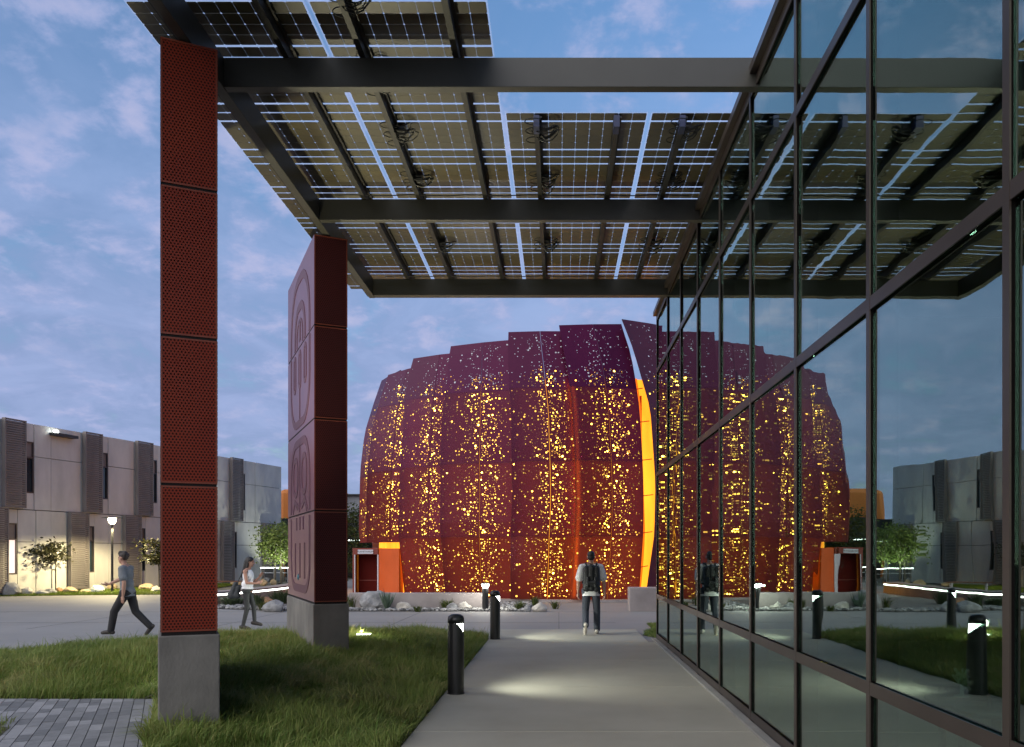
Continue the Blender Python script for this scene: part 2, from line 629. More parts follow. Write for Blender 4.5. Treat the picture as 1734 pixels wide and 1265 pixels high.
def copy_thing(o, loc, rz, label, group=None):
    kids = list(o.children)
    c = o.copy()
    COL.objects.link(c)
    c.location = loc
    c.rotation_euler = (0, 0, rz)
    c['label'] = label
    if group:
        c['group'] = group
    for k in kids:
        copy_tree(k, c)
    return c


def gp(u, v, z=0.0):
    """Spot on level ground (height z) seen at photograph position u, v."""
    k = (EYE - z) / (v - 937.0)
    return ((u - 946.0) * k, 1420.0 * k)


def smooth01(a, b, x):
    t = np.clip((x - a) / (b - a), 0, 1)
    return t * t * (3 - 2 * t)


def inside(poly, x, y):
    r = np.zeros(x.shape, bool)
    n = len(poly)
    for i in range(n):
        x0, y0 = poly[i]
        x1, y1 = poly[(i + 1) % n]
        if y0 == y1:
            continue
        c = ((y0 > y) != (y1 > y)) & (x < (x1 - x0) * (y - y0) / (y1 - y0) + x0)
        r ^= c
    return r


# ------------------------------------------------------------------ ground, plaza, path
mb = MB()
mb.box(-400, 400, -120, 900, -0.5, -0.03)
tag(mb.build('ground', M['ground']), kind='structure')

mb = MB()
mb.box(-70, 45, -12, 34.6, -0.028, -0.006)
mb.box(-13.6, 45, 34.6, 75, -0.028, -0.006)
plaza = tag(mb.build('plaza', M['concrete_plaza']), kind='structure')
mb = MB()
for y in (20.6, 24.45):
    mb.box(-60, 1.4, y, y + 0.012, -0.005, -0.003)
for x in (-16, -12, -8, -4, 0.0):
    mb.box(x, x + 0.012, 18.9, 24.4, -0.005, -0.003)
mb.build('expansion_joint', M['joint'], plaza)

path = tag(bpy.data.objects.new('path', None), kind='structure')
COL.objects.link(path)
ys = [-6.0, -3.0, 0.0, 2.6, 5.25, 7.9, 10.55, 13.2, 15.85, 18.55]
for a, b in zip(ys[:-1], ys[1:]):
    mb = MB()
    xr = 1.885 if b < 16.5 else 1.70
    mb.box(-1.37, xr, a + 0.007, b - 0.007, -0.02, 0.02)
    mb.build('path_slab', M['concrete_path'], path, bevel=0.003)

# ------------------------------------------------------------------ lawn mound
PIL_ANG = math.radians(25.0)
PX = Vector((math.cos(PIL_ANG), math.sin(PIL_ANG), 0))
PY = Vector((-math.sin(PIL_ANG), math.cos(PIL_ANG), 0))
P1 = Vector((-3.44, 7.24, 0))
P2 = Vector((-3.42, 11.73, 0))
LAWN = [(-1.385, 3.5), (-1.385, 16.7), (-1.8, 17.7), (-3.0, 18.4), (-5.0, 17.5), (-6.5, 15.8), (-8.0, 14.6), (-10, 13.9), (-13, 13.2),
        (-17, 12.6), (-17, 9.73), (-4.62, 9.73), (-3.45, 7.0), (-2.4, 4.7), (-1.9, 3.5)]
PATCH = [(-17, 8.42), (-5.46, 8.42), (-4.2, 5.6), (-17, 5.6)]
CORNER = [(1.74, 17.4), (1.95, 16.75), (2.9, 16.75), (2.9, 20.3), (2.12, 20.3), (2.1, 18.9)]
FAR_LAWN = [(-19.6, 33.9), (-24.0, 32.3), (-26.0, 34.0), (-22.5, 36.5), (-20.4, 41.5), (-19.1, 46.5), (-17.5, 46.0), (-16.0, 36.4), (-15.6, 34.6)]


def mound(x, y):
    hx = smooth01(-1.40, -3.3, x) * (1 - smooth01(-4.8, -9.8, x))
    hy = smooth01(3.0, 12.0, y) * (1 - smooth01(13.4, 17.8, y))
    left = smooth01(-4.2, -4.9, x) * (1 - smooth01(9.75, 11.9, y))
    edge = smooth01(0, 1, np.clip(1 - left, 0, 1))
    h = 0.30 * hx * hy * edge
    h = h + 0.03 * np.sin(x * 1.7 + 0.6) * np.sin(y * 1.3) * hx * hy * edge
    return h


def sheet(name, poly, step, hfun, mat, z0=0.0):
    xs = [p[0] for p in poly]
    ysv = [p[1] for p in poly]
    bm = bmesh.new()
    vs = [bm.verts.new((p[0], p[1], 0)) for p in poly]
    bm.faces.new(vs)
    for ax, lo, hi in ((0, min(xs), max(xs)), (1, min(ysv), max(ysv))):
        t = lo + step
        while t < hi:
            co = Vector((t, 0, 0)) if ax == 0 else Vector((0, t, 0))
            no = Vector((1, 0, 0)) if ax == 0 else Vector((0, 1, 0))
            bmesh.ops.bisect_plane(bm, geom=bm.verts[:] + bm.edges[:] + bm.faces[:], plane_co=co, plane_no=no)
            t += step
    for v in bm.verts:
        v.co.z = z0 + float(hfun(np.array([v.co.x]), np.array([v.co.y]))[0])
    bmesh.ops.recalc_face_normals(bm, faces=bm.faces)
    me = bpy.data.meshes.new(name)
    bm.to_mesh(me)
    bm.free()
    me.materials.append(mat)
    me.polygons.foreach_set('use_smooth', [True] * len(me.polygons))
    o = link(name, me)
    return o


flat = lambda x, y: np.zeros_like(x)
tag(sheet('lawn_soil', LAWN, 0.45, mound, M['soil'], 0.004), kind='structure')
tag(sheet('lawn_soil', PATCH, 1.5, flat, M['soil'], 0.004), kind='structure')
tag(sheet('lawn_soil', CORNER, 1.0, flat, M['soil'], 0.004), kind='structure')
tag(sheet('lawn_soil', FAR_LAWN, 2.0, flat, M['soil'], 0.004), kind='structure')


def grass_blades(name, poly, n, hfun, h_rng, w_rng, z0, holes=(), near_bias=True, pal=None, seed=1):
    rng = np.random.default_rng(seed)
    xs = np.array([p[0] for p in poly])
    ysv = np.array([p[1] for p in poly])
    x = rng.uniform(xs.min(), xs.max(), n * 3)
    y = rng.uniform(ysv.min(), ysv.max(), n * 3)
    k = inside(poly, x, y)
    for hpoly in holes:
        k &= ~inside(hpoly, x, y)
    if near_bias:
        k &= rng.uniform(0, 1, x.shape) < np.clip(9.5 / np.maximum(y, 1) , 0, 1) ** 1.0
    x, y = x[k][:n], y[k][:n]
    n = len(x)
    z = z0 + hfun(x, y)
    # clumps: shared lean direction, height and colour
    c1 = np.sin(x * 3.1 + 1.3 * np.sin(y * 2.3)) * np.cos(y * 2.7 + 1.1 * np.sin(x * 1.9))
    c2 = np.sin(x * 7.3 + 2.1 * np.sin(y * 5.1 + 1.0)) * np.cos(y * 6.1 + 1.7 * np.sin(x * 4.3))
    c3 = np.sin(x * 1.1 + 0.7) * np.cos(y * 0.9 + 0.4)
    ang = 2.2 * c1 + 1.6 * c2 + rng.normal(0, 0.8, n) + 0.6
    lean = np.clip(0.65 + 0.45 * c2 + rng.normal(0, 0.25, n), 0.05, 1.25)
    h = rng.uniform(*h_rng, n) * (1 + 0.38 * c1 + 0.26 * c2) * np.where(rng.uniform(0, 1, n) < 0.06, 1.5, 1.0)
    w = rng.uniform(*w_rng, n)
    dx, dy = np.cos(ang), np.sin(ang)
    fa = rng.uniform(0, 2 * np.pi, n)
    px, py = np.cos(fa), np.sin(fa)
    verts = np.zeros((n, 5, 3), np.float32)
    for i, (t, ww) in enumerate(((0, 1.0), (0.55, 0.8))):
        hh = h * t
        off = lean * h * t * t
        for j, s in enumerate((-1, 1)):
            verts[:, i * 2 + j, 0] = x + dx * off + px * s * w * ww * 0.5
            verts[:, i * 2 + j, 1] = y + dy * off + py * s * w * ww * 0.5
            verts[:, i * 2 + j, 2] = z + hh * (1 - 0.25 * lean * t)
    verts[:, 4, 0] = x + dx * lean * h
    verts[:, 4, 1] = y + dy * lean * h
    verts[:, 4, 2] = z + h * (1 - 0.45 * lean)
    base = (np.arange(n) * 5)[:, None]
    quads = base + np.array([[0, 1, 3, 2]])
    tris = base + np.array([[2, 3, 4]])
    me = bpy.data.meshes.new(name)
    me.vertices.add(n * 5)
    me.vertices.foreach_set('co', verts.reshape(-1))
    loops = np.concatenate([quads.reshape(-1), tris.reshape(-1)]).astype(np.int32)
    me.loops.add(len(loops))
    me.loops.foreach_set('vertex_index', loops)
    me.polygons.add(2 * n)
    starts = np.concatenate([np.arange(n) * 4, n * 4 + np.arange(n) * 3]).astype(np.int32)
    me.polygons.foreach_set('loop_start', starts)
    me.update(calc_edges=True)
    pal = pal or [(0.085, 0.175, 0.028), (0.175, 0.255, 0.050), (0.42, 0.35, 0.14)]
    a, b, c = [np.array(q) for q in pal]
    mixv = np.clip(0.5 + 0.45 * c1 + 0.25 * c3 + rng.normal(0, 0.22, n), 0, 1)[:, None]
    col = a * (1 - mixv) + b * mixv
    dry = np.clip(0.20 + 0.55 * np.clip(c2, 0, 1) * np.clip(c3 + 0.4, 0, 1) + rng.normal(0, 0.14, n), 0, 0.85)[:, None]
    col = col * (1 - dry) + c * dry
    col = np.repeat(col[:, None, :], 5, 1)
    rgba = np.ones((n, 5, 4), np.float32)
    rgba[..., :3] = col
    at = me.color_attributes.new('tint', 'FLOAT_COLOR', 'POINT')
    at.data.foreach_set('color', rgba.reshape(-1))
    me.materials.append(M['grass'])
    o = link(name, me)
    return tag(o, kind='stuff')


def slab_poly(p, grow=0.03):
    a = p - PX * grow - PY * grow
    b = p + PX * (0.46 + grow) - PY * grow
    c = p + PX * (0.46 + grow) + PY * (2.8 + grow)
    d = p - PX * grow + PY * (2.8 + grow)
    return [(q.x, q.y) for q in (a, b, c, d)]


g = grass_blades('lawn_grass', LAWN, 290000, mound, (0.09, 0.21), (0.005, 0.011), 0.0, holes=(slab_poly(P1), slab_poly(P2)))
tag(g, 'long green meadow grass on the low mound round the pillars', 'grass')
g = grass_blades('lawn_grass', PATCH, 26000, flat, (0.06, 0.14), (0.005, 0.010), 0.0, near_bias=False, seed=4)
tag(g, 'corner of lawn beyond the grey pavers at the left edge', 'grass')
g = grass_blades('lawn_grass', CORNER, 5000, flat, (0.05, 0.12), (0.006, 0.012), 0.0, near_bias=False, seed=5)
tag(g, 'small scrap of grass at the far glass corner', 'grass')
g = grass_blades('lawn_grass', FAR_LAWN, 40000, flat, (0.06, 0.13), (0.010, 0.02), 0.0, near_bias=False, seed=6,
                 pal=[(0.10, 0.17, 0.015), (0.14, 0.22, 0.02), (0.18, 0.17, 0.05)])
tag(g, 'bright mown lawn strip under the lamp post', 'grass')

# ------------------------------------------------------------------ paver terrace
terr = tag(bpy.data.objects.new('paver_terrace', None), kind='structure')
COL.objects.link(terr)
PAV = [(-9.5, 9.70), (-4.66, 9.70), (-3.5, 7.22), (-2.5, 5.0), (-4.0, 5.0), (-5.42, 8.40), (-9.5, 8.40)]
mb = MB()
mb.prism(PAV, -0.028, -0.002)
mb.build('paver_bed', M['joint'], terr)


def clip_poly(poly, clip):
    out = poly
    n = len(clip)
    for i in range(n):
        a, b = clip[i], clip[(i + 1) % n]
        res = []
        for j in range(len(out)):
            p, q = out[j], out[(j + 1) % len(out)]
            sp = (b[0] - a[0]) * (p[1] - a[1]) - (b[1] - a[1]) * (p[0] - a[0])
            sq = (b[0] - a[0]) * (q[1] - a[1]) - (b[1] - a[1]) * (q[0] - a[0])
            if sp >= 0:
                res.append(p)
            if sp * sq < 0:
                t = sp / (sp - sq)
                res.append((p[0] + t * (q[0] - p[0]), p[1] + t * (q[1] - p[1])))
        out = res
        if len(out) < 3:
            return []
    return out


# two convex pieces of the terrace, counter-clockwise
PAV_A = [(-9.5, 8.40), (-5.42, 8.40), (-4.05, 8.40), (-4.66, 9.70), (-9.5, 9.70)]
PAV_B = [(-5.42, 8.398), (-4.0, 5.0), (-2.5, 5.0), (-3.5, 7.22), (-4.05, 8.398)]
pav_mats = [M['paver_a'], M['paver_b'], M['paver_b'], M['paver_c']]
rp = random.Random(5)
count = 0
W, G = 0.112, 0.007
ORI = Vector((-3.5, 7.22, 0))
for row in range(1, 60):
    t = rp.uniform(-0.3, 0)
    while t < 7.2:
        ln = rp.choice((0.20, 0.30, 0.30, 0.40))
        c = ORI - PX * (row * W) + PY * (t - 2.4)
        q = [c, c + PX * (W - G), c + PX * (W - G) + PY * (ln - G), c + PY * (ln - G)]
        q = [(w.x, w.y) for w in q]
        zt = 0.018 + rp.uniform(-0.002, 0.002)
        mt = rp.choice(pav_mats)
        cy_ = c.y + ln / 2
        t += ln
        if cy_ < 6.9 or c.x < -7.2:
            continue
        pieces = [clip_poly(q, PAV_A), clip_poly(q, PAV_B)]
        # a paver lying across the line between the two pieces stays whole
        if pieces[0] and pieces[1]:
            ymax = max(w[1] for w in q)
            if ymax < 9.70:
                pieces = [q]
        for pc in pieces:
            if len(pc) < 3:
                continue
            area = 0.5 * abs(sum(pc[i][0] * pc[(i + 1) % len(pc)][1] - pc[(i + 1) % len(pc)][0] * pc[i][1] for i in range(len(pc))))
            if area < 0.003 or count >= 300:
                continue
            mb = MB()
            mb.prism(pc, 0.0, zt)
            mb.build('paver', mt, terr)
            count += 1

# ------------------------------------------------------------------ pillars
def ribbon(mb, pts, w, x0, x1, closed=False):
    """Flat raised band along (y, z) points on the face whose outside is -x."""
    n = len(pts)
    L, R = [], []
    for i in range(n):
        a = pts[(i - 1) % n] if (closed or i > 0) else pts[i]
        b = pts[(i + 1) % n] if (closed or i < n - 1) else pts[i]
        d = Vector((b[0] - a[0], b[1] - a[1]))
        d.normalize()
        nrm = Vector((-d.y, d.x))
        p = Vector(pts[i])
        L.append(p + nrm * w / 2)
        R.append(p - nrm * w / 2)
    i0 = len(mb.v)
    for k in range(n):
        mb.v += [(x0, L[k].x, L[k].y), (x0, R[k].x, R[k].y), (x1, L[k].x, L[k].y), (x1, R[k].x, R[k].y)]
    for k in range(n if closed else n - 1):
        a = i0 + 4 * k
        b = i0 + 4 * ((k + 1) % n)
        for q in ((a, b, b + 1, a + 1), (a, a + 2, b + 2, b), (a + 1, b + 1, b + 3, a + 3)):
            mb.f.append(q)
            mb.m.append(0)


def rrect(cy, z0, z1, hw, r, n=6):
    pts = []
    for ccx, ccz, a0 in ((cy + hw - r, z1 - r, 0), (cy - hw + r, z1 - r, 90), (cy - hw + r, z0 + r, 180), (cy + hw - r, z0 + r, 270)):
        for k in range(n + 1):
            a = math.radians(a0 + 90 * k / n)
            pts.append((ccx + r * math.cos(a), ccz + r * math.sin(a)))
    return pts


def arch(cy, z0, z1, hw, r, flip=False, n=6):
    pts = [(cy + hw, z0)]
    for ccx, a0 in ((cy + hw - r, 0), (cy - hw + r, 90)):
        for k in range(n + 1):
            a = math.radians(a0 + 90 * k / n)
            pts.append((ccx + r * math.cos(a), z1 - r + r * math.sin(a)))
    pts.append((cy - hw, z0))
    if flip:
        pts = [(y, z0 + z1 - z) for y, z in pts]
    return pts


def make_pillar(loc, label, mat, face_mat, motif):
    t = thing('perforated_pillar', label, 'pillar', loc, PIL_ANG, 'perforated pillars carrying the canopy')
    mb = MB()
    mb.box(-0.018, 0.478, -0.018, 2.818, -0.05, 0.985)
    mb.build('concrete_base', M['concrete_base'], t, bevel=0.012)
    mb = MB()
    mb.box(0.008, 0.452, 0.008, 2.792, 0.985, 6.16)
    mb.build('core', M['black_core'], t)
    seams = [1.005, 2.300, 3.590, 4.900, 6.175]
    for a, b in zip(seams[:-1], seams[1:]):
        mb = MB()
        e = 0.012
        # four folded sides of one cassette, long left side plain
        mb.box(0.004, 0.456, 0, 0.003, a + e, b - e, 0)
        mb.box(0.004, 0.456, 2.797, 2.80, a + e, b - e, 0)
        mb.box(0.457, 0.46, 0, 2.80, a + e, b - e, 0)
        mb.box(0, 0.003, 0, 2.80, a + e, b - e, 1)
        for z in (a + e, b - e - 0.014):
            mb.box(0.0035, 0.4565, -0.0025, 0.03, z, z + 0.014, 2)
        mb.box(0.0031, 0.017, -0.002, 0.0, a + e + 0.014, b - e - 0.014, 2)
        mb.box(0.443, 0.4569, -0.002, 0.0, a + e + 0.014, b - e - 0.014, 2)
        mb.build('metal_panel', [mat, face_mat, M['pillar_rim']], t)
    if motif:
        x0, x1 = -0.007, 0.001
        def mot(pl):
            m_ = MB()
            for pts, w, cl in pl:
                ribbon(m_, pts, w, x0, x1, cl)
            m_.build('motif', M['pillar_motif'], t)
        C_ = 1.4
        mot([(arch(C_, 4.93, 5.95, 0.98, 0.80), 0.13, False), (arch(C_, 4.93, 5.52, 0.52, 0.42), 0.13, False),
             (arch(C_, 4.93, 5.30, 0.30, 0.24), 0.06, False), ([(C_, 5.3), (C_, 4.99)], 0.16, False)])
        mot([(arch(C_, 3.72, 4.87, 0.98, 0.60, True), 0.12, False)]
            + [(rrect(C_ + s, 4.28, 4.82, 0.10, 0.09), 0.07, True) for s in (-0.55, 0.0, 0.55)]
            + [([(C_, 4.25), (C_, 3.75)], 0.05, False)])
        mot([(arch(C_, 2.33, 3.42, 0.98, 0.60), 0.12, False), ([(C_, 3.40), (C_, 2.34)], 0.07, False)]
            + [(rrect(C_ + s * 0.45, 2.62, 3.18, 0.24, 0.22), 0.09, True) for s in (-1, 1)]
            + [([(C_ + s * 0.75, 2.36), (C_ + s * 0.55, 2.52), (C_ + s * 0.2, 2.42)], 0.09, False) for s in (-1, 1)])
        mot([(arch(C_, 1.16, 2.26, 0.98, 0.45, True), 0.12, False)]
            + [([(C_ + s, 2.26), (C_ + s, 2.06)], 0.11, False) for s in (-0.35, 0.0, 0.35)]
            + [([(C_ + s, 1.86), (C_ + s, 1.32)], 0.10, False) for s in (-0.5, 0.0, 0.5)])
        mb = MB()
        mb.lathe([(0.001, -0.02), (0.045, -0.02), (0.05, 0.0), (0.03, 0.012), (0.001, 0.016)], 12)
        o = mb.build('light_fitting', M['teal'], t)
        o.rotation_euler = (0, math.radians(-90), 0)
        o.location = (-0.005, 1.55, 1.33)
    return t


M['pillar_rim'] = surf('pillar_rim', (0.19, 0.038, 0.016), 0.5, 0.1, 2)
make_pillar(P1, 'tall rust red perforated pillar nearest the camera, beside the grey pavers', M['pillar_red'], M['pillar_plum'], False)
make_pillar(P2, 'second pillar, plum coloured with raised loop motifs on its wide face', M['pillar_plum'], M['pillar_face'], True)

# ------------------------------------------------------------------ solar canopy
can = thing('solar_canopy', 'dark steel canopy roofed with see-through solar modules above the path', 'canopy', (-3.28, 7.2, 0))
can.location = (0, 0, 0)


def cbox(name, mat, *a, bevel=0.004):
    mb = MB()
    mb.box(*a)
    return mb.build(name, mat, can, bevel=bevel)


for y in (1.58, 4.83, 8.08, 11.31, 14.60):
    cbox('cross_beam', M['steel'], -3.228, 2.3, y, y + 0.10 if y < 14 else y + 0.16, 6.195, 6.478)
cbox('edge_beam', M['steel'], -3.33, -3.23, -2.0, 14.76, 6.190, 6.482)
PZ = 6.63
colx = [-3.90, -2.26, -0.62, 1.02]
row_y = [9.38 + 1.045 * i for i in range(-6, 7)]
for i, x in enumerate(colx):
    y0 = row_y[0] if i < 2 else 9.40
    for dx in (0.37, 1.27):
        mb = MB()
        mb.box(x + dx - 0.028, x + dx + 0.028, y0, 15.62, 6.482, 6.605)
        mb.box(x + dx - 0.029, x + dx + 0.060, y0 + 0.01, 15.60, 6.588, 6.604)
        p = mb.build('purlin', M['purlin'], can)
        if i >= 2:
            mb = MB()
            mb.box(x + dx - 0.033, x + dx + 0.033, y0 - 0.012, y0 + 0.16, 6.478, 6.609)
            mb.build('end_cap', M['purlin_cap'], p)

# solar cells: one square cell mesh, cut corners
def cell_poly(s=0.0778, c=0.010):
    return [(-s + c, -s), (s - c, -s), (s, -s + c), (s, s - c), (s - c, s), (-s + c, s), (-s, s - c), (-s, -s + c)]


mb = MB()
mb.prism(cell_poly(), -0.0016, 0.0016)
cell_me = mb.mesh('solar_cell', M['cell'])
cell_x = [-0.711 + 0.158 * i for i in range(10)]
cell_y = [-0.432, -0.2393, -0.0797, 0.0797, 0.2393, 0.432]
mb = MB()
for cx_ in cell_x:
    for cy_ in cell_y:
        mb.prism([(cx_ + a, cy_ + b) for a, b in cell_poly()], -0.0016, 0.0016)
cells_me = mb.mesh('solar_cells', M['cell'])
mb = MB()
mb.box(-0.803, 0.803, -0.516, 0.516, 0.004, 0.010)
pane_me = mb.mesh('solar_module', M['module_glass'])
single = 0
for i, x in enumerate(colx):
    for j in range(12):
        if i >= 2 and j < 6:
            continue
        cy_ = 0.5 * (row_y[j] + row_y[j + 1])
        if cy_ + 0.5 < 3.0:
            continue
        mod = link('solar_module', pane_me, can)
        mod.location = (x + 0.82, cy_, PZ)
        if single < 300 and 7.2 < cy_ < 10.3 and (i in (1,) or (i == 0 and cy_ < 9) ):
            for cx_ in cell_x:
                for yy in cell_y:
                    c = link('solar_cell', cell_me, mod)
                    c.location = (cx_, yy, 0)
            single += 60
        else:
            c = link('solar_cells', cells_me, mod)
            c.name = 'solar_cell'
            c['kind'] = 'stuff'

# cable loops and junction boxes hanging by the purlins
def cable_bundle(x, y, s=1.0, seed=0):
    r = random.Random(seed)
    mb = MB()
    z = 6.56
    mb.box(x + 0.03, x + 0.12 * s, y - 0.09, y + 0.03, z - 0.02, z + 0.04)
    for k in range(5):
        pts = []
        w, l = r.uniform(0.10, 0.19) * s, r.uniform(0.05, 0.10)
        dy = r.uniform(-0.16, 0.10)
        for q in range(13):
            a = 2 * math.pi * q / 12
            pts.append((x + 0.10 * s + w * math.cos(a) * 0.9, y + dy + 0.10 * math.sin(a), z - 0.03 - l * 0.5 + l * 0.5 * math.cos(2 * a) + 0.02 * k))
        mb.tube(pts, 0.0065, 5)
    for k in range(3):
        pts = []
        dy = -0.22 + 0.21 * k
        for q in range(11):
            a = math.pi * (q / 10 * 1.6 - 0.3)
            pts.append((x - 0.03 - 0.10 * math.sin(a), y + dy + 0.075 * math.cos(a), z - 0.02))
        mb.tube(pts, 0.006, 5)
    return mb.build('cable_bundle', M['cable'], can)


sd = 0
for x, yy in ((-0.25, (9.62, 10.92, 13.15)), (1.39, (9.62, 10.92, 13.15)), (-1.89, (7.3, 8.6, 9.7, 10.92, 13.15))):
    for y in yy:
        cable_bundle(x, y, 1.0, sd)
        sd += 1
for y in (11.25, 14.54):
    mb = MB()
    pts = [(-3.0 + 0.25 * q, y - 0.02, 6.495 + 0.008 * math.sin(q * 1.9)) for q in range(20)]
    mb.tube(pts, 0.008, 5)
    mb.build('cable', M['cable'], can)

# ------------------------------------------------------------------ glass building
XG = 1.93
gb = thing('glass_building', 'glass fronted building with bronze mullions along the right of the path', 'building', (0, 0, 0))
my = [16.30 - 1.592 * i for i in range(13)]
rows = [(0.055, 0.135), (0.832, 0.912), (3.190, 3.270), (5.20, 5.28), (6.22, 6.32)]
for y in my:
    mb = MB()
    mb.box(1.900, 1.909, y - 0.028, y + 0.028, 0.02, 6.318)
    mb.box(1.909, 2.08, y - 0.024, y + 0.024, 0.02, 6.318, 1)
    mb.build('mullion', [M['bronze'], M['gasket']], gb)
for z0, z1 in rows:
    mb = MB()
    mb.box(1.902, 1.911, my[-1] + 0.04, my[0] - 0.035, z0, z1)
    mb.box(1.911, 1.985, my[-1] + 0.04, my[0] - 0.028, z0 + 0.008, z1 - 0.008, 1)
    mb.build('transom', [M['bronze'], M['gasket']], gb)
mb = MB()
mb.box(1.84, 2.05, my[-1], 16.36, 6.321, 6.40)
mb.build('roof_trim', M['bronze'], gb)
mb = MB()
mb.box(1.815, 1.90, my[-1], 16.40, 0.021, 0.048)
mb.box(1.889, 2.10, my[-1], 16.39, -0.02, 0.0205)
mb.build('sill', M['sill'], gb)
rg = random.Random(3)
for i in range(len(my) - 1):
    for k in range(4):
        y0, y1 = my[i + 1] + 0.025, my[i] - 0.025
        z0, z1 = rows[k][1] - 0.007, rows[k + 1][0] + 0.007
        mb = MB()
        hy, hz = (y1 - y0) / 2, (z1 - z0) / 2
        mb.box(-0.004, 0.004, -hy, hy, -hz, hz)
        o = mb.build('glass_pane', M['glass'], gb)
        o.location = (XG, (y0 + y1) / 2, (z0 + z1) / 2)
        o.rotation_euler = (0, math.radians(rg.gauss(0, 0.08)), math.radians(0.30 + rg.gauss(0, 0.12)))
mb = MB()
mb.box(2.11, 9.9, -2.9, 16.2, -0.02, 0.015)
mb.build('floor', M['inner_floor'], gb)
mb = MB()
mb.box(9.0, 9.2, -2.9, 16.2, 0.02, 6.25)
mb.box(2.11, 9.0, 16.15, 16.33, 0.02, 6.25)
mb.box(2.11, 9.0, -3.1, -2.91, 0.02, 6.25)
mb.build('inner_wall', M['dark_wall'], gb)
mb = MB()
mb.box(2.055, 9.4, -3.1, 16.36, 6.255, 6.42)
mb.build('roof', M['dark_wall'], gb)

# display tables with small pieces of art just inside the glass
def table(loc, label):
    t = thing('display_table', label, 'table', loc, 0, 'display tables behind the glass')
    mb = MB()
    mb.lathe([(0.001, 0.60), (0.22, 0.60), (0.24, 0.62), (0.24, 0.64), (0.001, 0.645)], 24)
    mb.build('tabletop', M['dark_floor'], t, True)
    mb = MB()
    mb.lathe([(0.13, 0.0), (0.12, 0.03), (0.03, 0.06), (0.03, 0.60)], 16)
    mb.build('pedestal', M['black'], t, True)
    return t


T1 = (2.80, 5.82, 0.06)
T2 = (2.75, 5.27, 0.09)
T3 = (3.20, 7.00, 0.015)
tb = table(T1, 'round dark table under the white branching figurine behind glass')
copy_thing(tb, T2, 0.4, 'round dark table under the two black figurines behind glass')
copy_thing(tb, T3, 0.9, 'round dark table with a pale coral piece behind the glass')


def branching(loc, label, mat, h, seed):
    r = random.Random(seed)
    mb = MB()
    mb.lathe([(0.05, 0), (0.05, 0.008), (0.012, 0.012)], 12)
    mb.tube([(0, 0, 0.008), (0, 0, h * 0.8)], [0.014, 0.008], 6)
    for k in range(16):
        z = r.uniform(0.2, 0.85) * h
        a = r.uniform(0, 6.28)
        l = r.uniform(0.3, 0.5) * h * (1 - 0.4 * z / h)
        mb.tube([(0, 0, z), (l * 0.6 * math.cos(a), l * 0.6 * math.sin(a), z + 0.03), (l * math.cos(a), l * math.sin(a), z + r.uniform(-0.02, 0.07))],
                [0.009, 0.008, 0.011], 6)
    o = mb.build('figurine', mat)
    o.location = loc
    return tag(o, label, 'figurine')


branching((T1[0], T1[1], 0.705), 'white branching figurine on a table behind the glass', M['figurine_white'], 0.17, 2)
branching((T3[0], T3[1], 0.66), 'low pale coral piece on the farther table behind glass', M['stone_grey'], 0.12, 5)

# ------------------------------------------------------------------ dome
DC = Vector((1.0, 38.9, 0))
R_Z = [-1, 0, 2.5, 5.2, 6.8, 8.07, 9.05, 10.1, 11]
R_R = [9.35, 9.55, 9.9, 9.85, 9.68, 9.3, 8.97, 8.5, 8.0]
rad = lambda z: float(np.interp(z, R_Z, R_R))
# edge bearings (degrees, seen from the dome's middle) against height
E1 = ([2.1, 3.5, 5.0, 6.8, 8.9], [-57.0, -57.0, -56.6, -55.9, -55.9])
E2 = ([0.2, 2.1, 3.4, 4.8, 6.5, 8.5, 9.2], [-42.95, -42.7, -42.5, -42.3, -42.2, -44.6, -45.1])
E3 = ([0.3, 2.1, 3.7, 6.2, 7.9, 9.4], [-30.7, -30.5, -30.6, -30.8, -31.3, -32.8])
E4 = ([0, 3.7, 6.5, 9.7], [-15.6, -14.6, -15.1, -18.0])
E5 = ([0, 3.2, 4.9, 6.9, 8.3, 9.84], [-3.3, -2.3, -2.45, -3.05, -4.3, -6.25])
E6 = ([0, 0.5, 2.25, 4.1, 5.3, 6.7, 7.8, 8.8, 9.5, 10.1], [11.5, 11.9, 12.9, 13.2, 12.8, 12.5, 11.3, 10.2, 9.2, 8.2])
R5 = ([0, 0.4, 2.5, 4.1, 5.35, 6.9, 7.9, 8.8, 10.0], [10.9, 11.05, 11.4, 11.45, 11.2, 10.9, 10.55, 10.1, 8.6])


def shift(E, d):
    return (E[0], [a + d for a in E[1]])


dome = thing('dome_building', 'round theatre wrapped in overlapping plum red metal petals pierced with glowing holes', 'building', (0, 0, 0))


def epos(E, z, off):
    a = math.radians(float(np.interp(z, *E)))
    r = rad(z) + off
    return Vector((DC.x + r * math.sin(a), DC.y - r * math.cos(a), z))


class Petal:
    def __init__(self, EL, ER, zb, ztl, ztr, mid=0.5, offL=0.42, offR=0.0):
        self.EL, self.ER, self.zb, self.ztl, self.ztr, self.mid, self.offL, self.offR = EL, ER, zb, ztl, ztr, mid, offL, offR

    def ztop(self, s):
        return self.ztl + (self.ztr - self.ztl) * s

    def pos(self, s, z):
        a = epos(self.EL, z, self.offL)
        b = epos(self.ER, z, self.offR)
        al, ar = np.interp(z, *self.EL), np.interp(z, *self.ER)
        am = al + (ar - al) * self.mid
        m = epos(([0], [am]), z, (self.offL + self.offR) / 2 - 0.03)
        if s <= self.mid:
            return a.lerp(m, s / self.mid)
        return m.lerp(b, (s - self.mid) / (1 - self.mid))

    def out(self, s, z):
        dx = self.pos(min(s + 0.02, 1), z) - self.pos(max(s - 0.02, 0), z)
        dz = self.pos(s, z + 0.1) - self.pos(s, z - 0.1)
        n = dx.cross(dz).normalized()
        return n


SEAMZ = [2.28, 4.88, 7.50]


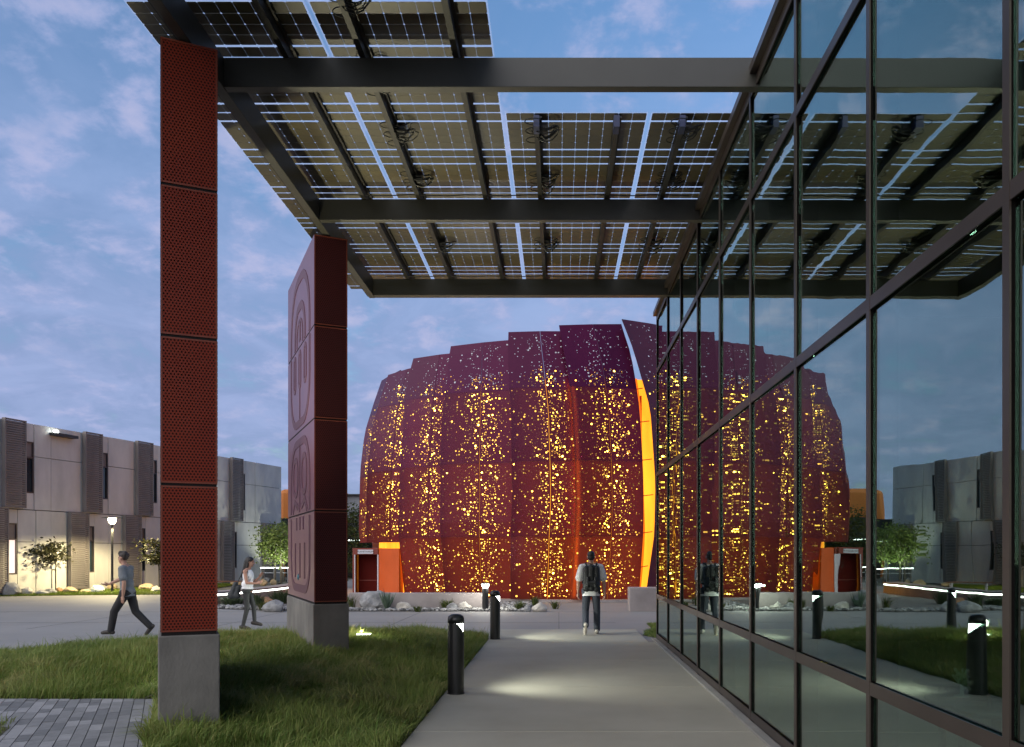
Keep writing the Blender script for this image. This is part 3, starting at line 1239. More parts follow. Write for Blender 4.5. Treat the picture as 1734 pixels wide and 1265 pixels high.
def sheet_patch(P, s0, s1, z0, z1, top):
    """One sheet of a petal as a 3 cm thick cassette."""
    mb = MB()
    nv = 5
    ss = [s0, (s0 + s1) / 2, s1]
    grid = []
    for i in range(nv + 1):
        row = []
        for s in ss:
            zz1 = P.ztop(s) if top else z1
            z = z0 + (zz1 - z0) * i / nv
            p = P.pos(s, z)
            n = P.out(s, z)
            row.append((p, p - n * 0.035))
        grid.append(row)
    idx = {}
    for i, row in enumerate(grid):
        for j, (a, b) in enumerate(row):
            idx[i, j, 0] = len(mb.v)
            mb.v.append(tuple(a))
            idx[i, j, 1] = len(mb.v)
            mb.v.append(tuple(b))
    ns = len(ss)

    def F(*q):
        mb.f.append(tuple(idx[k] for k in q))
        mb.m.append(0)
    for i in range(nv):
        for j in range(ns - 1):
            F((i, j, 0), (i, j + 1, 0), (i + 1, j + 1, 0), (i + 1, j, 0))
            F((i, j, 1), (i + 1, j, 1), (i + 1, j + 1, 1), (i, j + 1, 1))
        F((i, 0, 0), (i + 1, 0, 0), (i + 1, 0, 1), (i, 0, 1))
        F((i, ns - 1, 0), (i, ns - 1, 1), (i + 1, ns - 1, 1), (i + 1, ns - 1, 0))
    for j in range(ns - 1):
        F((0, j, 0), (0, j, 1), (0, j + 1, 1), (0, j + 1, 0))
        F((nv, j, 0), (nv, j + 1, 0), (nv, j + 1, 1), (nv, j, 1))
    return mb


def build_petal(P, mat, split=True, seed=0, nholes=0, mat_top=None):
    w = 2.4
    zs = [P.zb] + [z for z in SEAMZ if z > P.zb + 0.3] + [None]
    if not split:
        zs = [P.zb, None]
    root = None
    g = 0.0065 / w
    rs_ = random.Random(seed + 5)
    cols = [(0.0, P.mid - g), (P.mid + g, 1.0)] if split else [(0.0, 1.0)]
    root = bpy.data.objects.new('shell_petal', None)
    COL.objects.link(root)
    root.parent = dome
    for a, b in zip(zs[:-1], zs[1:]):
        for s0, s1 in cols:
            top = b is None
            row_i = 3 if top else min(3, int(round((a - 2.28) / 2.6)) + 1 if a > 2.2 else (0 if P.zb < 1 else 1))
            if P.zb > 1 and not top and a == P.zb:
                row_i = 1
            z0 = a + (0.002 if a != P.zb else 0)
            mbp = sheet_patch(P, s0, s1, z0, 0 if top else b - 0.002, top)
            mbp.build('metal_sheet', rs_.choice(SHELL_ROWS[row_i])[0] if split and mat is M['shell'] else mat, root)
    if not nholes:
        return root
    r = np.random.default_rng(seed)
    vs, fs, cols_ = [], [], []
    vp, fp = [], []
    hexa = [(math.cos(math.radians(60 * k)), math.sin(math.radians(60 * k))) for k in range(6)]
    taken = []
    for k in range(int(nholes * 4.0)):
        if r.uniform() < 0.60:
            s = float(np.clip(r.normal(P.mid + r.choice([-0.06, 0.10]), 0.125), 0.03, 0.97))
        else:
            s = float(r.uniform(0.03, 0.97))
        if abs(s - P.mid) < 0.018:
            continue
        zt = P.ztop(s)
        z = float(r.uniform(P.zb + 0.08, zt - 0.15))
        if z > 8.2 and r.uniform() < 0.62:
            continue
        if any(abs(z - q) < 0.06 for q in SEAMZ):
            continue
        size = float(np.clip(r.lognormal(math.log(0.0135), 0.50), 0.007, 0.034))
        pq = P.pos(s, z)
        if any((pq.x - q[0]) ** 2 + (pq.y - q[1]) ** 2 + (pq.z - q[2]) ** 2 < (1.35 * (size + q[3])) ** 2 for q in taken):
            continue
        taken.append((pq.x, pq.y, pq.z, size))
        near = math.exp(-((s - P.mid - 0.05) / 0.20) ** 2)
        power = float(r.lognormal(math.log(0.22 + 1.05 * near), 1.0)) * (size / 0.015) ** 1.1
        if r.uniform() < 0.06:
            size = min(size * 1.3, 0.036)
            power *= 5
        power = min(power, 14.0)
        fade = float(np.clip((8.4 - z) / 1.0, 0, 1))
        p = P.pos(s, z)
        n = P.out(s, z)
        t = (P.pos(min(s + 0.02, 1), z) - P.pos(max(s - 0.02, 0), z)).normalized()
        b = n.cross(t).normalized()
        p = p + n * 0.006
        pale = fade < r.uniform(0.02, 0.9)
        V, Fc = (vp, fp) if pale else (vs, fs)
        if pale:
            size *= 1.1
        i = len(V)
        for cxh, cyh in hexa:
            V.append(tuple(p + t * cxh * size + b * cyh * size))
        Fc.append(tuple(range(i, i + 6)))
        if not pale:
            hue = float(r.uniform(0.42, 0.66))
            c = (power, power * hue, power * 0.06, 1.0)
            cols_ += [c] * 6
    me = bpy.data.meshes.new('light_hole')
    me.from_pydata(vs, [], fs)
    at = me.color_attributes.new('glow', 'FLOAT_COLOR', 'POINT')
    at.data.foreach_set('color', np.array(cols_, np.float32).reshape(-1))
    me.materials.append(M['hole'])
    o = link('light_hole', me, root)
    o['kind'] = 'stuff'
    if vp:
        me = bpy.data.meshes.new('sky_hole')
        me.from_pydata(vp, [], fp)
        me.materials.append(M['pale_disc'])
        o = link('sky_hole', me, root)
        o['kind'] = 'stuff'
    return root


OV = 0.35
E0 = shift(E1, -13.5)
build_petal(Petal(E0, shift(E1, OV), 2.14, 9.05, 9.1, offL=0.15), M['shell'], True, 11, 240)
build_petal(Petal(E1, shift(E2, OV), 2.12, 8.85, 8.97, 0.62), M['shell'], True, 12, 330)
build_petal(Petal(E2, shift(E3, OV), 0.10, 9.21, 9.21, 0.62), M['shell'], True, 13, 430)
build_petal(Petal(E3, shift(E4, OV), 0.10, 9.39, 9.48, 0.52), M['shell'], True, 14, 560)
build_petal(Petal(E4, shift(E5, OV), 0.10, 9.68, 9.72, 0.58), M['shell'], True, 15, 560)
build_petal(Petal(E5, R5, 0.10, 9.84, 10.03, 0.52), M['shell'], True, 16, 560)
build_petal(Petal(E6, shift(E6, 14.5), 0.10, 10.10, 10.04, 0.5), M['shell_dark'], True, 17, 420)
for k in range(1, 18):
    build_petal(Petal(shift(E6, 14.0 * k + 0.4), shift(E6, 14.0 * k + 15.2), 0.10, 10.0 - 0.03 * k, 10.0 - 0.03 * k), M['shell_dark'], False)
mb = MB()
mb.lathe([(9.12, -0.01), (9.12, 3.0), (8.95, 5.0), (8.45, 8.05)], 96, DC.x, DC.y)
mb.build('inner_drum', M['drum'], dome)
mb = MB()
mb.lathe([(9.78, -0.02), (9.78, 0.09)], 128, DC.x, DC.y)
mb.build('plinth', M['concrete_planter'], dome)
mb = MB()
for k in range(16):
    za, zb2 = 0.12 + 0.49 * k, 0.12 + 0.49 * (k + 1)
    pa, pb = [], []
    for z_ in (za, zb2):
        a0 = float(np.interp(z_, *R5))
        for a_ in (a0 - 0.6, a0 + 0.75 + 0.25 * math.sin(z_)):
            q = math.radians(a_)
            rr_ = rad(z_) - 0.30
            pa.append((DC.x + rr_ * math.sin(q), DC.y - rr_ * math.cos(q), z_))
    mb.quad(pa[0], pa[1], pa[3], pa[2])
lin = mb.build('slot_glow_plate', M['slot_glow'], dome)  # added glowing plate, painting the darker orange side of the open slot
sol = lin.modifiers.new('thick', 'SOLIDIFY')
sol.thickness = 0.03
for z_ in (1.2, 2.4, 3.7, 4.95, 6.3, 7.5):
    mb = MB()
    q0, q1 = math.radians(float(np.interp(z_, *R5)) - 0.4), math.radians(float(np.interp(z_, *E6)) + 0.6)
    rr_ = rad(z_) - 0.12
    mb.tube([(DC.x + rr_ * math.sin(q0), DC.y - rr_ * math.cos(q0), z_), (DC.x + rr_ * math.sin(q1), DC.y - rr_ * math.cos(q1), z_ + 0.06)], 0.018, 6)
    mb.build('tie_bar', M['portal_orange'], dome)
# added unseen amber strip that throws an orange glow on the neighbouring petal's rim
for E_, z1_ in ((E5, 7.9),):
    mb = MB()
    nz = 14
    for k in range(nz):
        z0_, z1k = 0.2 + (z1_ - 0.2) * k / nz, 0.2 + (z1_ - 0.2) * (k + 1) / nz
        pts = []
        for z_ in (z0_, z1k):
            for da in (0.25, 0.60):
                pts.append(epos(shift(E_, da), z_, 0.315))
        mb.quad(pts[0], pts[1], pts[3], pts[2])
    o = mb.build('rim_glow_strip', M['rim_glow_strip'], dome)
    sol = o.modifiers.new('thick', 'SOLIDIFY')
    sol.thickness = 0.01
# slender posts seen in the open joint beside the last petal
for a, z1 in ((11.9, 7.6), (13.0, 7.4)):
    q = math.radians(a)
    mb = MB()
    mb.tube([(DC.x + 8.75 * math.sin(q), DC.y - 8.75 * math.cos(q), 0.1), (DC.x + 8.75 * math.sin(q), DC.y - 8.75 * math.cos(q), z1)], 0.04, 8)
    mb.build('inner_post', M['portal_orange'], dome)

# entrance portal in front of the lifted petals
ent = thing('entrance_portal', 'red box doorway with a pale sign under the lifted petals', 'doorway', (0, 0, 0))
EY = 32.6
kx = EY / 1420
ex = lambda u: (u - 946) * kx
ez = lambda v: EYE + (937 - v) * kx
mb = MB()
mb.box(ex(597), ex(600), EY, EY + 2.0, 0, ez(928))
mb.box(ex(600), ex(640), EY, EY + 2.0, ez(939), ez(928.2))
mb.build('frame', M['portal_red'], ent)
mb = MB()
mb.box(ex(600.1), ex(601.6), EY - 0.02, EY + 0.05, 0, ez(939.2))
mb.box(ex(639), ex(641), EY - 0.02, EY + 0.05, 0, ez(939.2))
mb.build('door_jamb', M['sign_plate'], ent)
mb = MB()
mb.box(ex(601), ex(640), EY + 0.55, EY + 0.60, 0, ez(938))
dr = mb.build('door', M['door_red'], ent)
mb = MB()
mb.box(ex(603), ex(638), EY + 0.53, EY + 0.549, 0.62, 0.65)
mb.build('push_bar', M['portal_red'], dr)
mb = MB()
mb.prism([(ex(641.2), EY + 0.01), (ex(686), EY - 1.25), (ex(690), EY - 0.9), (ex(641.2), EY + 0.6)], 0, ez(929))
mb.build('side_wall', M['portal_orange'], ent)  # orange light on this wall is put into its colour
mb = MB()
mb.box(ex(606), ex(632), EY - 0.03, EY - 0.004, ez(937.8), ez(930.8))
sg = mb.build('sign', M['sign_plate'], ent)
fc = bpy.data.curves.new('sign_lettering', 'FONT')
fc.body = 'PLANETARIUM'
fc.size = 0.095
fc.align_x = 'CENTER'
fc.align_y = 'CENTER'
fc.extrude = 0.002
fc.materials.append(M['sign_ink'])
fo = bpy.data.objects.new('lettering_curve', fc)
COL.objects.link(fo)
fme = bpy.data.meshes.new_from_object(fo.evaluated_get(bpy.context.evaluated_depsgraph_get()))
bpy.data.objects.remove(fo)
fo = link('lettering', fme, sg)
fo.rotation_euler = (math.radians(90), 0, 0)
fo.location = ((ex(606) + ex(632)) / 2, EY - 0.034, (ez(937.8) + ez(930.8)) / 2)

# ------------------------------------------------------------------ planter wall, block, gravel bed
mb = MB()
mb.box(-6.35, -2.30, 25.35, 25.75, -0.02, 0.50)
pw = thing('planter_wall', 'low pale concrete planter wall in front of the dome', 'wall', (0, 0, 0))
mb.build('wall', M['concrete_planter'], pw, bevel=0.015)
mb = MB()
mb.box(2.08, 5.2, 24.6, 25.3, -0.02, 0.69)
tag(mb.build('concrete_block', M['concrete_planter'], None, bevel=0.02), 'pale concrete block wall beside the glass corner', 'wall')
BED = [(-12.2, 27.2), (-11.0, 25.9), (-8.8, 25.0), (-6.3, 24.62), (-0.9, 24.58), (-0.75, 29.6), (-2.0, 29.9), (-6.2, 31.2), (-10.4, 33.8), (-12.0, 31.0)]
tag(sheet('gravel_bed', BED, 3.0, flat, M['gravel_floor'], 0.004), kind='structure')

ico = bmesh.new()
bmesh.ops.create_icosphere(ico, subdivisions=1, radius=1)
ico_v = np.array([v.co[:] for v in ico.verts])
ico_f = np.array([[v.index for v in f.verts] for f in ico.faces])
ico.free()


def pebbles(name, poly, n, smin, smax, seed, label):
    r = np.random.default_rng(seed)
    xs = [p[0] for p in poly]
    ysv = [p[1] for p in poly]
    x = r.uniform(min(xs), max(xs), n * 3)
    y = r.uniform(min(ysv), max(ysv), n * 3)
    k = inside(poly, x, y)
    x, y = x[k][:n], y[k][:n]
    n = len(x)
    s = r.uniform(smin, smax, n)
    V = np.zeros((n, len(ico_v), 3))
    dist = r.uniform(0.75, 1.15, (n, len(ico_v), 1))
    sc = np.stack([s * r.uniform(0.8, 1.4, n), s * r.uniform(0.8, 1.4, n), s * r.uniform(0.45, 0.85, n)], 1)
    V = ico_v[None] * dist * sc[:, None, :]
    a = r.uniform(0, 6.28, n)
    ca, sa = np.cos(a)[:, None], np.sin(a)[:, None]
    X = V[..., 0] * ca - V[..., 1] * sa
    Y = V[..., 0] * sa + V[..., 1] * ca
    V[..., 0] = X + x[:, None]
    V[..., 1] = Y + y[:, None]
    V[..., 2] += 0.01 + s[:, None] * 0.35
    nv = len(ico_v)
    F = (np.arange(n) * nv)[:, None, None] + ico_f[None]
    me = bpy.data.meshes.new(name)
    me.from_pydata(V.reshape(-1, 3).tolist(), [], F.reshape(-1, 3).tolist())
    tone = r.uniform(0.07, 0.42, n)[:, None] * np.array([1.0, 0.98, 0.95])
    rgba = np.ones((n, nv, 4), np.float32)
    rgba[..., :3] = tone[:, None, :]
    at = me.color_attributes.new('tint', 'FLOAT_COLOR', 'POINT')
    at.data.foreach_set('color', rgba.reshape(-1))
    me.materials.append(M['pebble'])
    o = link(name, me)
    return tag(o, label, 'gravel', kind='stuff')


M['pebble'] = attr_mat('pebble', 'tint', 0.85, 0.3)
FRONT = [(-12.0, 27.0), (-11.0, 25.95), (-8.8, 25.05), (-6.3, 24.66), (-0.95, 24.62), (-0.85, 28.5), (-2.2, 28.5), (-2.25, 25.3), (-6.4, 25.3), (-9.0, 26.0), (-11.0, 28.0)]
pebbles('gravel', FRONT, 2600, 0.025, 0.085, 3, 'grey river stones in the bed before the planter wall')

rock_no = [0]


def boulder(u, v, wpx, hpx, mat, label, depth=0.8, group=None, z=0.0):
    x, y = gp(u, v, z)
    k = y / 1420
    bm = bmesh.new()
    bmesh.ops.create_icosphere(bm, subdivisions=3, radius=1)
    sd_ = rock_no[0] * 7.3
    rock_no[0] += 1
    rr = random.Random(rock_no[0])
    planes = [(Vector((rr.uniform(-1, 1), rr.uniform(-1, 1), rr.uniform(-0.3, 1))).normalized(), rr.uniform(0.62, 0.9)) for _ in range(9)]
    for vtx in bm.verts:
        c = vtx.co
        for n, d in planes:
            e = c.dot(n) - d
            if e > 0:
                c -= n * e
        c *= 1 + 0.10 * mnoise.noise(c * 2.3 + Vector((sd_, 0, 0))) + 0.05 * mnoise.noise(c * 6.0 + Vector((0, sd_, 0)))
    w, h = wpx * k / 2, hpx * k
    for vtx in bm.verts:
        vtx.co = Vector((vtx.co.x * w * 1.08, vtx.co.y * w * depth, (vtx.co.z * 0.62 + 0.42) * h))
    me = bpy.data.meshes.new('boulder')
    bm.to_mesh(me)
    bm.free()
    me.materials.append(mat)
    o = link('boulder', me)
    o.location = (x, y + w * depth * 0.5, z)
    return tag(o, label, 'boulder', group)


GB = 'boulders in the gravel bed'
boulder(627, 1033, 58, 33, M['stone_grey'], 'large grey boulder beside the agave under the doorway', group=GB)
boulder(684, 1034, 27, 15, M['stone_pale'], 'small cream boulder between the agave and the wide pink boulder', group=GB)
boulder(722, 1031, 42, 23, M['stone_pale'], 'wide pinkish boulder against the planter wall', group=GB)
boulder(766, 1034, 20, 13, M['stone_grey'], 'small blue grey boulder leaning on the cream one', group=GB)
boulder(787, 1034, 22, 15, M['stone_pale'], 'round cream boulder at the right end of the planter wall', group=GB)
boulder(914, 1036, 26, 16, M['stone_pale'], 'pale boulder at the path edge before the dome', group=GB)
boulder(893, 1036, 12, 10, M['stone_grey'], 'little grey boulder beside the pale one at the path edge', group=GB)
boulder(462, 1036, 40, 20, M['stone_grey'], 'grey white boulder left of the plum pillar base', group=GB)
boulder(448, 1024, 22, 14, M['stone_rust'], 'reddish boulder among shrubs behind the woman', group=GB)
boulder(497, 1035, 24, 18, M['stone_grey'], 'grey boulder partly behind the plum pillar base', group=GB)
GC = 'boulders along the concrete building'
boulder(8, 1009, 40, 24, M['stone_grey'], 'big grey boulder at the left edge by the concrete building', group=GC)
boulder(40, 1008, 24, 15, M['stone_pale'], 'pale boulder at the left tip of the lawn strip', group=GC)
boulder(59, 1003, 18, 14, M['stone_rust'], 'rust brown boulder at the foot of the staked tree', group=GC)
boulder(67, 1008, 24, 9, M['stone_grey'], 'flat blue grey boulder before the staked tree', group=GC)
boulder(84, 1006, 22, 9, M['stone_grey'], 'flat dark boulder right of the staked tree', group=GC)
boulder(98, 1004, 13, 9, M['stone_rust'], 'small brown boulder left of the louvre screen', group=GC)
boulder(116, 1004, 24, 11, M['stone_tan'], 'tan boulder under the louvre screen', group=GC)
boulder(142, 1004, 16, 7, M['stone_tan'], 'low tan boulder left of the white one', group=GC)
boulder(162, 1004, 23, 13, M['figurine_white'], 'bright white boulder near the lamp post', group=GC)
boulder(184, 999, 22, 13, M['stone_tan'], 'tan boulder just behind the lamp post', group=GC)
boulder(246, 1000, 24, 12, M['stone_tan'], 'square tan boulder right of the walking man', group=GC)
boulder(264, 1003, 18, 11, M['stone_pale'], 'pale boulder beside the red pillar by the lawn strip', group=GC)
boulder(381, 988, 13, 12, M['stone_grey'], 'grey boulder behind the bench', group=GC)
boulder(398, 991, 18, 7, M['stone_tan'], 'low yellow boulder right of the bench', group=GC)
boulder(445, 991, 14, 11, M['stone_tan'], 'square yellow boulder right of the woman', group=GC)
boulder(462, 990, 11, 9, M['stone_tan'], 'yellow boulder near the lit tree', group=GC)
boulder(451, 986, 10, 9, M['stone_grey'], 'small grey boulder at the end of the concrete building', group=GC)

# seat wall with a light line under its lip
sw = thing('seat_wall', 'long low concrete seat wall with a white light line under its edge', 'wall', (0, 0, 0))
swp = [(-11.25, 26.4), (-10.85, 28.5), (-10.65, 31.0), (-10.75, 34.0), (-11.1, 37.0)]
for nm, wdt, z0, z1, mt, dx in (('wall', 0.5, 0.0, 0.34, 'concrete_planter', 0), ('seat', 0.62, 0.40, 0.47, 'concrete_planter', 0), ('light_line', 0.50, 0.352, 0.385, 'led', 0.0)):
    mb = MB()
    for a, b in zip(swp[:-1], swp[1:]):
        d = Vector((b[0] - a[0], b[1] - a[1])).normalized()
        n = Vector((d.y, -d.x))
        pl = [(a[0] + n.x * wdt / 2, a[1] + n.y * wdt / 2), (b[0] + n.x * wdt / 2, b[1] + n.y * wdt / 2),
              (b[0] - n.x * wdt / 2, b[1] - n.y * wdt / 2), (a[0] - n.x * wdt / 2, a[1] - n.y * wdt / 2)]
        mb.prism(pl[::-1] if False else pl, z0, z1)
    mb.build(nm, M[mt], sw)

# bench behind the seat wall
bn = thing('bench', 'brown slatted bench with white legs behind the seat wall', 'bench', (*gp(383, 1001), 0), 0.25)
for k in range(3):
    mb = MB()
    mb.box(-0.95, 0.95, -0.22 + 0.15 * k, -0.09 + 0.15 * k, 0.42, 0.46)
    mb.build('seat_slat', M['wood'], bn)
for x in (-0.75, 0.75):
    mb = MB()
    mb.box(x - 0.03, x + 0.03, -0.2, -0.14, 0.0, 0.418)
    mb.box(x - 0.03, x + 0.03, 0.14, 0.2, 0.0, 0.418)
    mb.build('leg', M['sign_plate'], bn)

# ------------------------------------------------------------------ plants
def leaf_mesh(name, pts, dirs, sizes, cols, parent=None, mat=None):
    n = len(pts)
    r = np.random.default_rng(n)
    a = dirs / np.linalg.norm(dirs, axis=1, keepdims=True)
    t = r.normal(0, 1, (n, 3))
    b = np.cross(a, t)
    b /= np.linalg.norm(b, axis=1, keepdims=True)
    L = sizes[:, None]
    V = np.zeros((n, 4, 3))
    V[:, 0] = pts
    V[:, 1] = pts + a * L * 0.5 + b * L * 0.28
    V[:, 2] = pts + a * L
    V[:, 3] = pts + a * L * 0.5 - b * L * 0.28
    F = (np.arange(n) * 4)[:, None] + np.arange(4)[None]
    me = bpy.data.meshes.new(name)
    me.from_pydata(V.reshape(-1, 3).tolist(), [], F.tolist())
    rgba = np.ones((n, 4, 4), np.float32)
    rgba[..., :3] = cols[:, None, :]
    at = me.color_attributes.new('tint', 'FLOAT_COLOR', 'POINT')
    at.data.foreach_set('color', rgba.reshape(-1))
    me.materials.append(mat or M['leaf'])
    return link(name, me, parent)


def tree(loc, label, h, crown_r, crown_h, base_h, n, pal, seed, flat_layers=False, stakes=False, trunk_r=0.05, bark='bark', leaf=0.11, trunks=1, group=None):
    t = thing('tree', label, 'tree', (loc[0], loc[1], 0), 0, group)
    r = np.random.default_rng(seed)
    rr = random.Random(seed)
    mb = MB()
    tips = []
    for q in range(trunks):
        ox = (q - (trunks - 1) / 2) * 0.35
        top = Vector((ox * 0.6 + rr.uniform(-.1, .1), rr.uniform(-.1, .1), h * 0.9))
        trunk = [Vector((ox, 0, -0.05)), Vector((ox + rr.uniform(-.05, .05), 0, base_h * 0.6)), Vector((ox * 0.8, 0.03, base_h + 0.3 * crown_h)), top]
        mb.tube(trunk, [trunk_r, trunk_r * 0.85, trunk_r * 0.55, trunk_r * 0.2], 8)
        for k in range(11):
            z = base_h + crown_h * rr.uniform(0.0, 0.75)
            a = rr.uniform(0, 6.28)
            l = crown_r * rr.uniform(0.5, 0.95)
            p0 = Vector((ox * 0.8, 0, z - 0.1))
            p2 = Vector((l * math.cos(a), l * math.sin(a), z + crown_h * rr.uniform(0.05, 0.28)))
            p1 = p0.lerp(p2, 0.5) + Vector((0, 0, 0.08))
            mb.tube([p0, p1, p2], [trunk_r * 0.4, trunk_r * 0.25, trunk_r * 0.1], 5)
            tips += [p1, p2, p1.lerp(p2, 0.5)]
        tips.append(top)
    mb.build('trunk', M[bark], t, True)
    # leaf clumps round the limb tips
    centers = np.array([tuple(p) for p in tips])
    extra = []
    for _ in range(len(tips)):
        a = r.uniform(0, 6.28)
        q = r.uniform(0, 1) ** 0.5
        zz = r.uniform(0.05, 1.0)
        wd = math.sqrt(max(0.05, 1 - (2 * zz - 1) ** 2 * 0.8))
        extra.append((crown_r * q * wd * math.cos(a), crown_r * q * wd * math.sin(a), base_h + crown_h * zz))
    centers = np.vstack([centers, np.array(extra)])
    ci = r.integers(0, len(centers), n)
    sp = np.array([0.24, 0.24, 0.07 if flat_layers else 0.2]) * (crown_r ** 0.6)
    pts = centers[ci] + r.normal(0, 1, (n, 3)) * sp
    dirs = r.normal(0, 1, (n, 3)) * np.array([1, 1, 0.35 if flat_layers else 0.8]) + np.array([0, 0, 0.1 if flat_layers else -0.2])
    sizes = r.uniform(0.7, 1.4, n) * leaf
    pa, pb = np.array(pal[0]), np.array(pal[1])
    clump = r.uniform(0, 1, len(centers))[ci]
    m = np.clip(clump * 0.7 + r.uniform(0, 0.4, n), 0, 1)[:, None]
    leaf_mesh('crown', pts, dirs, sizes, pa * (1 - m) + pb * m, t)
    if stakes:
        mb = MB()
        for x in (-0.45, 0.55):
            mb.tube([(x, 0.1, 0), (x, 0.1, 1.75)], 0.028, 6)
        mb.tube([(-0.45, 0.1, 1.0), (0.55, 0.1, 1.0)], 0.02, 6)
        mb.build('stake', M['bark'], t)
    return t


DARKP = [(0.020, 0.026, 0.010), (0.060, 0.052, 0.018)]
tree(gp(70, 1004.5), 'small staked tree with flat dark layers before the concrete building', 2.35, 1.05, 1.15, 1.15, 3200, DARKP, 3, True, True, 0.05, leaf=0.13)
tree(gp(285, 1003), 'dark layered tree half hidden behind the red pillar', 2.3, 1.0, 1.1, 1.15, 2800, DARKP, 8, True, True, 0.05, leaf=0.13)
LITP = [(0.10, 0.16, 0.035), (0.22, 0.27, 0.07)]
LT = 'trees lit from below at the end of the court'
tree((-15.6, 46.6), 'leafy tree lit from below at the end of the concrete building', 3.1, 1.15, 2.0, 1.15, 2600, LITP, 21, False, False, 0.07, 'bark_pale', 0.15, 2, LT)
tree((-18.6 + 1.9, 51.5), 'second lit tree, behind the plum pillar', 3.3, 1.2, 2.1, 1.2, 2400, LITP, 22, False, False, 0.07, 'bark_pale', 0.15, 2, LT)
tree((-10.6, 41.8), 'dark leafy tree between the plum pillar and the dome', 3.75, 1.3, 3.2, 0.6, 3600, [(0.025, 0.045, 0.012), (0.06, 0.085, 0.022)], 31, False, False, 0.08, 'bark', 0.13)


def tuft(loc, label, h, rads, n, pal, seed, cat='plant', width=0.012, group='grass tufts in the gravel bed'):
    r = np.random.default_rng(seed)
    mb = MB()
    cols = []
    for k in range(n):
        a = r.uniform(0, 6.28)
        q = rads * 0.35 * r.uniform(0, 1)
        l = h * r.uniform(0.6, 1.1)
        ln = r.uniform(0.2, 0.9) * rads
        x, y = q * math.cos(a), q * math.sin(a)
        a2 = a + r.normal(0, 0.5)
        dx, dy = math.cos(a2), math.sin(a2)
        px, py = -dy * width, dx * width
        i = len(mb.v)
        mb.v += [(x - px, y - py, 0), (x + px, y + py, 0), (x + dx * ln * .4 + px * .8, y + dy * ln * .4 + py * .8, l * .65),
                 (x + dx * ln * .4 - px * .8, y + dy * ln * .4 - py * .8, l * .65), (x + dx * ln, y + dy * ln, l * r.uniform(0.8, 1.0))]
        mb.f += [(i, i + 1, i + 2, i + 3), (i + 3, i + 2, i + 4)]
        mb.m += [0, 0]
        m = r.uniform()
        cols += [[pal[0][c] * (1 - m) + pal[1][c] * m for c in range(3)] + [1]] * 5
    me = mb.mesh('plant', M['leaf'])
    at = me.color_attributes.new('tint', 'FLOAT_COLOR', 'POINT')
    at.data.foreach_set('color', np.array(cols, np.float32).reshape(-1))
    o = link('plant', me)
    o.location = (loc[0], loc[1], 0.0)
    return tag(o, label, cat, group)


GRN = [(0.05, 0.08, 0.02), (0.13, 0.14, 0.04)]
BLU = [(0.05, 0.075, 0.035), (0.10, 0.13, 0.06)]
tuft(gp(757, 1033), 'grass tuft between the wide pink boulder and the cream one', 0.36, 0.35, 110, GRN, 1)
tuft(gp(708, 1036), 'tiny green tuft before the wide pink boulder', 0.20, 0.22, 60, GRN, 2)
tuft(gp(597, 1032), 'grass tuft right against the plum pillar base', 0.48, 0.35, 110, GRN, 3)
tuft(gp(880, 1034), 'yellow green tuft left of the pale path edge boulder', 0.30, 0.30, 90, GRN, 4)
tuft(gp(940, 1031), 'small tuft right of the pale path edge boulder', 0.28, 0.28, 70, GRN, 5)
tuft(gp(905, 1026), 'loose tuft behind the pale path edge boulder', 0.35, 0.3, 80, GRN, 6)
tuft(gp(390, 1027), 'wide dark tuft left of the woman, nearest the red pillar', 0.36, 0.55, 180, BLU, 7)
tuft(gp(402, 1026), 'dark tuft just behind the woman', 0.34, 0.5, 160, BLU, 8)
tuft(gp(436, 1028), 'spiky blue green tuft just right of the woman', 0.48, 0.42, 150, BLU, 9)
tuft(gp(446, 1033), 'low green tuft before the reddish boulder', 0.30, 0.36, 110, GRN, 10)
tuft(gp(470, 1022), 'tall blue green tuft behind the grey white boulder', 0.50, 0.5, 170, BLU, 11)
tuft(gp(481, 1022), 'tall tuft nearest the left side of the plum pillar', 0.50, 0.5, 150, BLU, 12)
tuft(gp(600, 1095), 'lit spray of long grass beside the ground light', 0.42, 0.35, 120, [(0.16, 0.24, 0.05), (0.30, 0.36, 0.12)], 13, group='loose grass sprays')

ag = thing('agave', 'spiky grey green agave before the orange doorway wall', 'plant', (*gp(655, 1034), 0))
ra = random.Random(4)
for k in range(20):
    a = 6.28 * k / 20 + ra.uniform(-.2, .2)
    tl = ra.uniform(0.1, 0.75)
    L = ra.uniform(0.5, 0.72)
    mb = MB()
    d = Vector((math.cos(a) * tl, math.sin(a) * tl, 1)).normalized()
    s = Vector((-math.sin(a), math.cos(a), 0))
    up = s.cross(d)
    p0, p1, p2 = d * 0.02, d * L * 0.45 + up * 0.02, d * L
    for p, w in ((p0, 0.03), (p1, 0.045)):
        mb.v += [tuple(p - s * w), tuple(p - up * w * 0.5), tuple(p + s * w)]
    mb.v.append(tuple(p2))
    for f in ((0, 1, 4, 3), (1, 2, 5, 4), (0, 3, 5, 2), (3, 4, 6), (4, 5, 6), (5, 3, 6)):
        mb.f.append(f)
        mb.m.append(0)
    mb.build('leaf', M['agave'] if 'agave' in M else M.setdefault('agave', surf('agave', (0.085, 0.13, 0.085), 0.5, 0.25, 4)), ag)

# ------------------------------------------------------------------ concrete building
cb = thing('concrete_building', 'two storey pale concrete building with dark louvre screens at left', 'building', (0, 0, 0))
WO = Vector((-22.3, 33.5, 0))
WD = Vector((0.2558, 0.9667, 0)).normalized()
WN = Vector((WD.y, -WD.x, 0))       # outwards, towards the court
RW = Matrix(((WD.x, -WN.x, 0), (WD.y, -WN.y, 0), (0, 0, 1)))   # local x along wall, local y into the building


